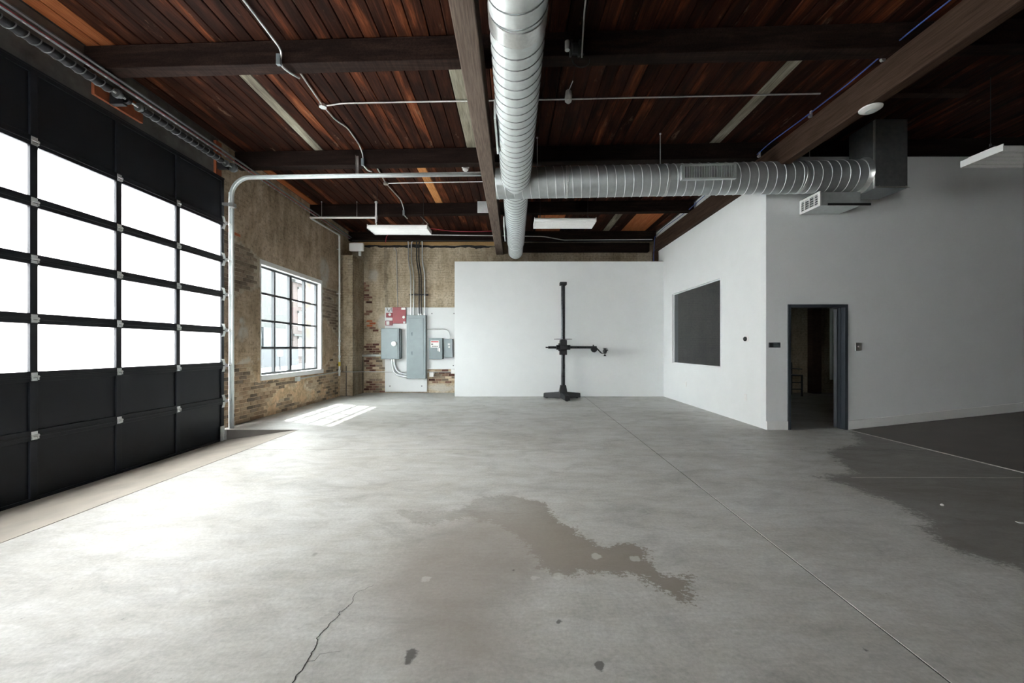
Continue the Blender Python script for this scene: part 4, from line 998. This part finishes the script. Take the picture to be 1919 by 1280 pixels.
pipe('tube', '', '', [(-5.1, 11.81, .72), (-4.74, 11.80, .72), (-4.74, 12.6, .68), (-3.365, 12.56, .67)], .014, rad=.05, parent=bc)
pipe('tube', '', '', [(-2.76, 12.56, .67), (-1.75, 12.56, .67)], .014, parent=bc)
MB().box(-2.66, -2.52, 12.52, 12.69, .52, .66).build('outlet_box', 'white_plastic', bc, bevel=.008)
MB().box(-1.98, -1.86, 12.52, 12.69, .62, .76).build('outlet_box', 'white_plastic', bc, bevel=.008)
bd = thing('feed_pipe', 'thick grey feed pipe entering the side of the meter box from the pier', 'pipe', (-4.5, 12.55, 1.2))
pipe('tube', '', '', [(-4.78, 12.55, 1.19), (-4.12, 12.55, 1.19)], .036, 'galv', parent=bd)
MB().cyl((-4.79, 12.55, -.0), (-4.79, 12.55, 1.24), .02, 8).build('standpipe', 'steel_dark', bd)
tag(MB().cyl((-4.98, 11.83, 0), (-4.98, 11.83, .9), .012, 8).build('ground_rod', 'steel_dark', None, loc=(-4.98, 11.83, 0)), 'thin dark rod standing at the foot of the plastered pier', 'rod')

# ------------------------------------------------------------------ electrical board
bo = thing('backboard', 'white painted L shaped backboard on the tan brick wall', 'board', (-3.4, 12.65, .04))
MB().prism([(-4.09, 12.66, .04), (-2.755, 12.66, .04), (-2.755, 12.66, .755), (-1.6, 12.66, .755), (-1.6, 12.66, 2.715), (-4.09, 12.66, 2.715)], (0, -.03, 0)).build('panel', 'white_wall', bo, bevel=.003)
for x, z in ((-3.93, .22), (-2.92, .22), (-1.92, .87), (-1.9, 2.52), (-2.6, 2.52)): MB().lathe([(.018, 0), (.012, .003)], (x, 12.63, z), (0, -1, 0), 8).build('screw', 'steel_dark', bo)
FB = 12.63
ep = thing('breaker_panel', 'tall grey breaker panel fed by conduits on the white backboard', 'breaker panel', (-3.06, 12.55, .466))
MB().box(-3.36, -2.765, 12.47, FB, .466, 2.46).build('cabinet', 'panel_grey', ep, bevel=.008)
MB().box(-3.30, -2.83, 12.46, 12.47, .58, 2.36).build('panel_door', 'panel_grey', ep, bevel=.004)
for z in (1.27, 1.87): MB().box(-3.22, -3.17, 12.45, 12.46, z-.06, z+.05).box(-3.21, -3.19, 12.44, 12.45, z-.02, z+.02).build('latch', 'panel_grey2', ep, bevel=.003)
mt = thing('meter_box', 'grey meter disconnect box with a round white dial', 'electrical box', (-3.85, 12.5, 1.076))
MB().box(-4.14, -3.57, 12.40, FB, 1.076, 2.04).build('cabinet', 'panel_grey', mt, bevel=.01)
MB().box(-4.12, -3.61, 12.385, 12.40, 1.10, 2.02).build('cover', 'panel_grey', mt, bevel=.005)
MB().lathe([(.085, 0), (.085, .04), (.075, .055), (.03, .06)], (-3.725, 12.385, 1.56), (0, -1, 0), 24).build('dial', 'white_metal', mt, smooth=True)
MB().box(-3.56, -3.54, 12.45, 12.6, 1.1, 2.02).build('hinge_strip', 'panel_grey2', mt)
fe = thing('elbow_conduit', 'pair of thick bent conduits from the meter box into the tall breaker panel', 'conduit', (-3.6, 12.5, .6))
for k, dz in ((0, 0), (1, .075)):
    x0_ = -3.83+.07*k
    pipe('tube', '', '', [(x0_, 12.52, 1.08), (x0_, 12.52, .50+dz+.04), (-3.355, 12.52, .50+dz+.04)], .03, 'galv', rad=.38, n=12, parent=fe)
    MB().lathe([(.04, 0), (.04, .05)], (x0_, 12.52, 1.02), (0, 0, 1), 12).build('connector', 'galv_bright', fe, smooth=True)
s1 = thing('safety_switch', 'grey safety switch box with a red and white warning label', 'electrical box', (-2.44, 12.55, 1.076))
MB().box(-2.65, -2.23, 12.42, FB, 1.076, 1.734).build('cabinet', 'panel_grey2', s1, bevel=.008)
lb = MB().box(-2.60, -2.33, 12.413, 12.419, 1.44, 1.66).build('warning_label', 'white_plastic', s1)
MB().box(-2.58, -2.35, 12.408, 12.413, 1.605, 1.64).build('red_band', 'label_red', lb)
for k in range(4): MB().box(-2.54+.045*k, -2.515+.045*k, 12.409, 12.413, 1.46, 1.49).build('symbol', 'print_dark', lb)
MB().box(-2.575, -2.52, 12.409, 12.413, 1.53, 1.56).build('symbol', 'print_dark', lb)
MB().box(-2.37, -2.35, 12.38, 12.42, 1.33, 1.43).box(-2.33, -2.3, 12.39, 12.42, 1.31, 1.42).build('handle', 'galv_bright', s1)
s2 = thing('relay_box', 'smaller grey control box with two white buttons next to the safety switch', 'electrical box', (-2.06, 12.55, 1.13))
MB().box(-2.205, -1.925, 12.50, FB, 1.13, 1.715).build('cabinet', 'panel_grey', s2, bevel=.008)
MB().box(-2.07, -2.0, 12.49, 12.5, 1.52, 1.57).lathe([(.035, 0), (.03, .02)], (-2.03, 12.50, 1.46), (0, -1, 0), 14).build('button', 'white_plastic', s2)
pipe('relay_conduit', 'thin conduit bending from the breaker panel down into the small control box', 'conduit', [(-2.77, 12.57, 2.02), (-2.03, 12.57, 2.02), (-2.03, 12.57, 1.71)], .014, rad=.2)
al = thing('fire_alarm_box', 'dark red fire alarm panel with white labels on the backboard', 'alarm panel', (-3.6, 12.58, 2.2))
MB().box(-3.83, -3.41, 12.56, FB, 2.20, 2.715).build('cabinet', 'red', al, bevel=.006)
MB().box(-3.55, -3.42, 12.55, 12.56, 2.63, 2.70).box(-3.49, -3.42, 12.55, 12.56, 2.20, 2.26).build('label', 'white_plastic', al)
MB().lathe([(.045, 0), (.04, .015)], (-3.475, 12.56, 2.40), (0, -1, 0), 14).build('keyhole', 'white_plastic', al)
a2 = thing('alarm_module', 'small red alarm module with a round white horn', 'alarm module', (-3.95, 12.6, 2.4))
MB().box(-4.04, -3.84, 12.58, FB, 2.39, 2.54).build('cabinet', 'red', a2, bevel=.004)
MB().lathe([(.045, 0), (.04, .02)], (-3.92, 12.58, 2.48), (0, -1, 0), 14).build('horn', 'white_plastic', a2, smooth=True)
a3 = thing('alarm_module', 'small red alarm module with a square white cover, lower of two', 'alarm module', (-3.95, 12.6, 2.15))
MB().box(-4.065, -3.84, 12.585, FB, 2.14, 2.29).build('cabinet', 'red', a3, bevel=.004)
MB().box(-4.03, -3.93, 12.57, 12.585, 2.15, 2.27).build('cover', 'white_plastic', a3, bevel=.006)
tag(MB().box(-4.0, -3.84, 12.6, FB, 2.30, 2.38).build('junction_cover', 'white_metal', None, bevel=.004, loc=(-3.92, 12.6, 2.3)), 'blank white cover plate between the two small red alarm modules', 'cover plate')
tag(MB().tube([(-4.02, 12.61, 2.71), (-3.98, 12.6, 2.6), (-3.95, 12.605, 2.57), (-3.93, 12.6, 2.62), (-3.88, 12.6, 2.7), (-3.86, 12.6, 2.58)], .007, 6).build('alarm_cable', 'print_dark', None, loc=(-3.95, 12.6, 2.6)), 'loose black cables above the small red alarm modules', 'cable')
cl = ['conduit one of the pair over the breaker panel, outer side', 'conduit two of the pair over the breaker panel, inner side', 'dark conduit in the middle of the five over the breaker panel', 'dark conduit beside the middle one over the breaker panel', 'pale conduit on the partition side of the five over the breaker panel']
cl = ['shiny bent conduit over the breaker panel, first of the five from the pier', 'shiny bent conduit over the breaker panel, second of the five from the pier', 'dark bent conduit over the breaker panel, third of the five from the pier', 'dark bent conduit over the breaker panel, fourth of the five from the pier', 'pale bent conduit over the breaker panel, nearest of the five to the partition']
for k, (xl, xu, m) in enumerate(((770, 765.5, 'galv_bright'), (775.3, 771, 'galv_bright'), (785.5, 781, 'steel_dark'), (789.3, 785, 'steel_dark'), (796, 791.5, 'galv'))):
    s_ = 12.55/746; xa, xb = (xl-963)*s_, (xu-963)*s_
    ct = thing('riser_conduit', cl[k], 'conduit', (xa, 12.55, 2.46), 'conduits rising from the breaker panel')
    top = [(xb, 12.55, 4.72), (xb+(.0 if k in (0, 2) else .0), 12.45, 4.86)] if k in (0, 2, 4) else [(xb, 12.55, 4.74), (xb+.10, 12.5, 4.87)]
    pipe('tube', '', '', [(xa, 12.55, 2.44), (xa, 12.55, 3.75), (xb, 12.55, 4.15)]+top, .019, m, rad=.15, n=10, parent=ct)
    MB().lathe([(.028, 0), (.028, .05)], (xa, 12.55, 2.455), (0, 0, 1), 10).build('connector', 'galv_bright', ct)
st = MB().box(-3.30, -2.73, 12.58, 12.69, 3.10, 3.135).build('strut', 'black_steel', None, loc=(-3.0, 12.6, 3.1)); tag(st, 'black steel strut clamping the five conduits to the tan brick', 'strut')
pipe('thin_conduit', 'thin zinc conduit dropping down the tan brick to the red alarm panel', 'conduit', [(-3.80, 12.66, 4.62), (-3.73, 12.66, 4.5), (-3.70, 12.66, 2.71)], .012, rad=.06)
# wires along the back wall
tag(MB().tube([(-5.0, 12.3, 4.75), (-4, 12.29, 4.74), (-3.2, 12.3, 4.735), (-2, 12.29, 4.745), (0, 12.3, 4.72), (1.6, 12.3, 4.70), (3, 12.3, 4.73), (4.25, 12.3, 4.73)], .014, 6).build('wire_bundle', 'print_dark', None, loc=(-5, 12.3, 4.75)), 'black wire bundle along the top of the back brick wall', 'cable')
pipe('steel_conduit', 'silver conduit high along the back brick wall behind the strip lights', 'conduit', [(-2.85, 12.1, H+3.44), (.9, 12.08, H+3.38), (1.5, 12.08, H+3.27), (4.2, 12.08, H+3.29)], .014)
wp = [(-3.95, 12.25, 4.66), (-3.9, 12.2, 4.9), (-3.2, 12.1, 4.98), (-2.7, 12.0, 5.052), (-1.9, 11.9, 4.92), (-1.2, 11.9, 4.90), (-.6, 11.95, 4.94)]
tag(MB().tube(rounded(wp, .2), .009, 6).build('alarm_wire', 'red_cable', None, loc=wp[0]), 'red alarm wire sagging below the planks near the back brick wall', 'cable')
# speaker-like white box over the pier
sx = thing('wall_speaker', 'white rounded wall box on a bracket above the plastered pier', 'speaker', (-4.65, 11.8, 4.3))
MB().box(-4.86, -4.44, 11.72, 11.84, 4.29, 4.53).build('housing', 'white_plastic', sx, bevel=.03)
MB().box(-4.62, -4.56, 11.84, 11.90, 4.175, 4.36).build('bracket', 'galv', sx)

# ------------------------------------------------------------------ small fittings
sd_ = thing('smoke_detector', 'white smoke detector on the planks beside the taupe girder', 'detector', (-.97, 8.0, ZC-.05))
MB().lathe([(.075, .05), (.075, .03), (.06, .02), (.055, -.02), (.03, -.04)], (-.97, 7.98, ZC-.05), (0, 0, 1), 24).build('body', 'white_plastic', sd_, smooth=True)
MB().lathe([(.062, 0), (.062, .008)], (-.97, 7.98, ZC-.045), (0, 0, 1), 24).build('vent_ring', 'print_dark', sd_)
apt = thing('access_point', 'round white wireless device under the dark girder', 'access point', (4.39, 4.87, H+2.93))
MB().lathe([(.03, -.022), (.085, -.015), (.115, .005), (.118, .018), (.105, .028)], (4.39, 4.90, H+2.93), (0, 0, 1), 32).build('disc', 'white_plastic', apt, smooth=True)
MB().lathe([(.052, -.0215), (.052, -.019), (.049, -.0185)], (4.39, 4.90, H+2.93), (0, 0, 1), 28).build('ring_mark', 'galv', apt, smooth=True)
bcb = [(4.30, 1.2, H+3.43)]
for k in range(1, 15): bcb.append((4.29-.015*(k % 2), 1.2+k*.78, H+3.40+.03*math.sin(k*2.1)))
bcb += [(4.26, 12.05, H+3.3), (4.25, 12.1, H+2.9), (4.25, 12.1, H+2.5)]
tag(MB().tube(rounded(bcb, .2), .008, 6).build('network_cable', 'blue_cable', None, loc=bcb[0]), 'blue network cable running along the top of the dark girder', 'cable')
for y, l in ((4.62, 'shiny cable clip on the dark girder above the round white device'), (5.75, 'shiny cable clip on the dark girder at the end of the branch conduit'), (6.95, 'shiny cable clip on the dark girder above the crossing duct')):
    t = thing('cable_clip', l, 'clip', (4.30, y, H+3.36))
    MB().box(4.28, 4.30, y-.015, y+.015, H+3.33, H+3.42).build('plate', 'galv_bright', t)
    MB().lathe([(.022, 0), (.022, .03)], (4.275, y-.015, H+3.345), (0, 1, 0), 10).build('loop', 'galv_bright', t)
jb = thing('junction_box', 'white pendant junction box hanging at the ceiling conduit past the long duct', 'junction box', (.76, 5.55, 4.95))
MB().lathe([(.02, -.09), (.05, -.06), (.055, 0), (.045, .07), (.015, .1)], (.76, 5.55, 4.93), (0, 0, 1), 6).build('body', 'white_plastic', jb)
MB().cyl((.76, 5.55, 5.0), (.80, 5.4, ZC-.01), .006, 6).build('stem', 'galv', jb)
wn = thing('cable_reel', 'black cable reel with a loop mounted on the nearest dark beam', 'cable reel', (.68, 4.48, 4.8))
MB().lathe([(.08, 0), (.08, .02), (.05, .025), (.05, .09), (.08, .095), (.08, .115)], (.63, 4.47, 4.79), (1, 0, 0), 20).build('drum', 'black', wn, smooth=True)
MB().tube(arc((.76, 4.50, 4.70), .10, 180, 360, (1, 0, 0), (0, 0, 1), 10), .006, 6).build('loop', 'black_steel', wn, smooth=True)
MB().box(.63, .80, 4.52, 4.556, 4.775, 4.90).build('mount', 'black_steel', wn)
MB().cyl((.60, 4.47, 4.77), (.60, 4.47, 4.87), .028, 12).build('motor', 'galv', wn, smooth=True)
pipe('drop_conduit', 'thin conduit reaching from the ceiling planks to the black cable reel', 'conduit', [(.73, 2.3, zc), (.74, 4.15, zc), (.765, 4.49, 4.70)], .009, rad=.15)
th = thing('thermostat', 'round black thermostat on a white plate on the white side wall', 'thermostat', (4.40, 7.56, 1.6))
MB().lathe([(.06, 0), (.058, .01)], (4.41, 7.53, 1.60), (-1, 0, 0), 24).build('plate', 'white_plastic', th, smooth=True)
MB().lathe([(.042, 0), (.042, .022), (.036, .028)], (4.40, 7.56, 1.60), (-1, 0, 0), 24).build('dial', 'black', th, smooth=True)
sg = thing('room_sign', 'small dark room sign beside the open doorway', 'sign', (4.54, 6.96, 1.48))
MB().box(4.455, 4.655, 6.952, 6.965, 1.435, 1.525).build('plate', 'slate', sg, bevel=.003)
MB().box(4.465, 4.52, 6.948, 6.952, 1.445, 1.515).build('pictogram_panel', 'black', sg)
for k in range(3): MB().box(4.535, 4.64-.02*k, 6.9485, 6.952, 1.455+.022*k, 1.465+.022*k).build('letter_line', 'panel_grey2', sg)
ls = thing('wall_switch', 'steel key switch plate on the pale grey wall past the doorway', 'switch', (6.0, 6.96, 1.44))
MB().box(5.965, 6.075, 6.95, 6.965, 1.38, 1.52).build('plate', 'galv_bright', ls, bevel=.004)
MB().lathe([(.016, 0), (.016, .012)], (6.02, 6.95, 1.45), (0, -1, 0), 12).build('key_cylinder', 'white_metal', ls)
for y, z, l in ((7.58, .49, 'white outlet plate low on the white side wall below the thermostat'), (10.2, .50, 'white outlet plate low on the white side wall below the dark interior window')):
    t = thing('outlet_plate', l, 'outlet', (4.405, y, z))
    MB().box(4.402, 4.411, y-.04, y+.04, z-.06, z+.06).build('plate', 'white_plastic', t, bevel=.003)
    MB().box(4.399, 4.402, y-.015, y+.015, z-.045, z-.01).box(4.399, 4.402, y-.015, y+.015, z+.01, z+.045).build('socket', 'white_wall', t)
tag(MB().lathe([(.002, .0), (.012, .003), (.014, .012), (.004, .02)], (*fpt(1765, 948), 0), (0, 0, 1), 7).build('paper_scrap', 'debris', None, loc=(*fpt(1765, 948), 0)), 'tiny white crumb of litter on the stained concrete', 'litter')
px_, py_ = fpt(1912, 979)
tag(MB().hexa([(px_-.03, py_-.01, .0), (px_+.03, py_-.035, .0), (px_+.035, py_-.01, .0), (px_-.025, py_+.015, .0), (px_-.03, py_-.01, .004), (px_+.03, py_-.035, .008), (px_+.035, py_-.01, .006), (px_-.025, py_+.015, .003)]).build('paper_scrap', 'debris', None, loc=(px_, py_, 0)), 'small strip of white paper on the concrete near the ramp', 'litter')

# ------------------------------------------------------------------ camera stand
cs = thing('camera_stand', 'tall black studio camera stand with a side arm in front of the white partition', 'camera stand', (1.385, 11.3, 0))
CX, CY = 1.385, 11.22
b = MB(); wl_ = .075
def foot(p, q, w0, w1, h0, h1):
    p, q = Vector(p), Vector(q); d = (q-p).normalized(); s = Vector((-d.y, d.x, 0)); mb = MB()
    z0_ = Vector((0, 0, .022)); 
    return mb.hexa([p-s*w0+z0_, q-s*w1+z0_, q+s*w1+z0_, p+s*w0+z0_, p-s*w0*.85+Vector((0, 0, h0)), q-s*w1*.85+Vector((0, 0, h1)), q+s*w1*.85+Vector((0, 0, h1)), p+s*w0*.85+Vector((0, 0, h0))])
feet = [((CX-.04, CY, 0), (.86, 11.38, 0)), ((CX+.04, CY, 0), (1.875, 11.38, 0)), ((CX, CY-.05, 0), (1.425, 10.6, 0))]
for p, q in feet:
    f = foot(p, q, .085, .07, .20, .145).build('leg', 'black', cs, bevel=.012)
    d = (Vector(q)-Vector(p)).normalized(); c = Vector(q)-d*.08
    MB().lathe([(.035, 0), (.04, .012), (.03, .025)], c, (0, 0, 1), 12).build('rubber_foot', 'tar', f)
b = MB(); b.hexa([(CX-.115, CY-.115, .16), (CX+.115, CY-.115, .16), (CX+.115, CY+.115, .16), (CX-.115, CY+.115, .16), (CX-.078, CY-.078, .385), (CX+.078, CY-.078, .385), (CX+.078, CY+.078, .385), (CX-.078, CY+.078, .385)]).build('hub', 'black', cs, bevel=.012)
MB().prism([(CX+.058*math.cos(R(22.5+45*k)), CY+.058*math.sin(R(22.5+45*k)), .3) for k in range(8)], (0, 0, 2.93)).build('column', 'black_steel', cs)
MB().box(CX-.095, CX+.095, CY-.095, CY+.095, 3.19, 3.275).build('top_cap', 'black', cs, bevel=.01)
car = MB().prism([(CX-.10, CY-.10, 1.235), (CX+.10, CY-.10, 1.235), (CX+.10, CY+.1, 1.235), (CX-.10, CY+.1, 1.235)], (0, 0, .12)).hexa([(CX-.10, CY-.1, 1.355), (CX+.10, CY-.1, 1.355), (CX+.1, CY+.1, 1.355), (CX-.1, CY+.1, 1.355), (CX-.09, CY-.09, 1.65), (CX+.10, CY-.09, 1.65), (CX+.10, CY+.09, 1.65), (CX-.09, CY+.09, 1.65)]).box(CX-.13, CX-.09, CY-.08, CY+.08, 1.34, 1.56).build('carriage', 'black', cs, bevel=.01)
MB().lathe([(.075, 0), (.06, .03)], (CX, CY, 1.652), (0, 0, 1), 20).build('collar', 'galv_bright', car, smooth=True)
MB().lathe([(.06, 0), (.255, .002), (.255, .012), (.06, .014)], (CX, CY, 1.672), (0, 0, 1), 40).build('tray', 'black_steel', cs, smooth=True)
AZ = 1.445; AYc = CY-.11
MB().cyl((CX-.43, AYc, AZ), (CX+.80, AYc, AZ), .034, 16).cyl((CX-.50, AYc, AZ), (CX-.43, AYc, AZ), .018, 12).build('arm', 'black_steel', cs, smooth=True)
for xa, xb in ((-.20, -.10), (.10, .185)): MB().cyl((CX+xa, AYc, AZ), (CX+xb, AYc, AZ), .072, 10).build('clamp', 'black', cs, bevel=.006)
MB().box(CX-.10, CX+.10, AYc-.07, CY-.05, AZ-.07, AZ+.07).build('arm_block', 'black', cs, bevel=.01)
hd = MB().lathe([(.085, -.035), (.09, -.02), (.09, .02), (.085, .035)], (CX+.85, AYc, AZ-.05), (0, 1, 0), 24).box(CX+.76, CX+.92, AYc-.04, AYc+.04, AZ-.035, AZ+.035).cyl((CX+.83, AYc, AZ+.03), (CX+.83, AYc, AZ+.075), .016, 10).build('tilt_gear', 'black', cs, smooth=True)
MB().bar((CX+.90, AYc, AZ-.0), (CX+1.06, AYc, AZ-.165), .03, .035).bar((CX+1.04, AYc, AZ-.165), (CX+1.19, AYc, AZ-.165), .05, .018).build('offset_bracket', 'black', cs, bevel=.004)
bh = MB().lathe([(.03, -.055), (.052, -.04), (.058, 0), (.052, .03), (.03, .05), (.03, .06), (.058, .065), (.058, .08)], (CX+1.155, AYc, AZ-.10), (0, 0, 1), 18).build('ball_head', 'black', cs, smooth=True)
MB().cyl((CX+1.155, AYc, AZ-.10), (CX+1.24, AYc, AZ-.08), .014, 10).cyl((CX+1.155, AYc, AZ-.09), (CX+1.23, AYc-.02, AZ-.045), .009, 8).build('lock_knob', 'black', bh)
MB().lathe([(.04, 0), (.03, .02), (.012, .045), (.012, .07)], (CX+1.155, AYc, AZ-.245), (0, 0, 1), 14).build('mount_knob', 'black', cs, smooth=True)

# ------------------------------------------------------------------ the dim room past the doorway
ch = thing('stool_chair', 'dark tall slatted chair in the dim room past the doorway', 'chair', (8.3, 11.9, 0))
c0x, c1x, c0y, c1y = 8.02, 8.50, 11.75, 12.2
for x, y in ((c0x, c0y), (c1x, c0y), (c0x, c1y), (c1x, c1y)): MB().box(x-.018, x+.018, y-.018, y+.018, 0, .60 if y == c0y else .98).build('leg', 'black', ch)
MB().box(c0x-.02, c1x+.02, c0y-.02, c1y+.02, .60, .635).build('seat', 'black', ch, bevel=.006)
for z in (.76, .90): MB().box(c0x, c1x, c1y-.012, c1y+.012, z, z+.09).build('back_slat', 'black', ch)
for z in (.2, .4): MB().box(c0x, c1x, c0y-.01, c0y+.01, z, z+.025).build('stretcher', 'black', ch)
for x in (c0x, c1x): MB().box(x-.015, x+.015, c0y, c1y, .79, .815).build('armrest', 'black', ch)
tag(MB().box(9.35, 9.62, 12.45, 12.68, 0, 5.0).build('steel_post', 'girder_dark', None, loc=(9.5, 12.5, 0)), 'dark brown post against the brick in the dim room past the doorway', 'post')
tag(MB().box(10.05, 10.35, 12.60, 12.68, .42, 2.75).build('white_board', 'white_trim', None, bevel=.005, loc=(10.2, 12.6, .42)), 'pale upright board glimpsed beside the open door leaf', 'board')

# ------------------------------------------------------------------ across the street
gd = structure('street')
MB().box(-80, -5.9, -40, 90, -.6, -.32).box(-5.9, 20, -40, -6.25, -.6, -.32).build('paving', 'asphalt', gd)
FXX = -24.0
b1 = thing('stucco_building', 'pale stucco building across the street seen through the steel window', 'building', (-27, 34, -.3))
MB().box(-34, FXX, 12, 43, -.3, 15).build('facade', 'stucco', b1)
MB().box(FXX, FXX+.25, 37.8, 42.6, 1.45, 3.4).build('shutter_panel', 'facade_grey', b1)
MB().box(FXX, FXX+.2, 30, 37.6, 1.45, 2.9).build('shutter_panel', 'facade_grey', b1)
MB().box(FXX, FXX+.12, 36.4, 37.3, 1.6, 3.1).build('notice_board', 'white_metal', b1)
fn = MB().box(FXX+2, FXX+2.1, 26, 40.5, -.3, 1.3).build('fence', 'facade_dark', None, loc=(FXX+2, 34, -.3)); tag(fn, 'grey fence in front of the pale stucco building outside', 'fence')
b2 = thing('brick_building', 'pale red brick building across the street seen through the steel window', 'building', (-27, 50, -.3))
MB().box(-36, FXX, 43.3, 58, -.3, 8.6).build('facade', 'red_brick', b2)
MB().box(-36, FXX+.3, 43.2, 58.1, 8.6, 9.1).build('cornice', 'stucco', b2)
for yc in (44.9, 47.6, 50.4, 53.2):
    for zc_ in (1.5, 4.35, 7.0):
        wf = MB().box(FXX, FXX+.12, yc-.62, yc+.62, zc_-.95, zc_+.95).build('window', 'white_metal', b2)
        MB().box(FXX+.12, FXX+.14, yc-.45, yc+.45, zc_-.8, zc_-.02).build('pane', 'far_glass', wf)
        MB().box(FXX+.12, FXX+.14, yc-.45, yc+.45, zc_+.04, zc_+.8).build('pane', 'far_glass', wf)
        MB().box(FXX, FXX+.18, yc-.75, yc+.75, zc_+.95, zc_+1.2).build('lintel', 'stucco', b2)
MB().box(FXX, FXX+.15, 43.3, 58, 2.75, 2.95).build('band_course', 'stucco', b2)
lp = thing('lamp_post', 'short street lamp post with a pale head outside the steel window', 'lamp post', (-18.5, 31.5, -.32))
MB().cyl((-18.5, 31.5, -.32), (-18.5, 31.5, .75), .06, 8).build('pole', 'facade_dark', lp)
MB().lathe([(.1, 0), (.2, .1), (.2, .45), (.1, .5)], (-18.5, 31.5, .75), (0, 0, 1), 10).build('lamp_head', 'white_metal', lp)
print('planks', npl)
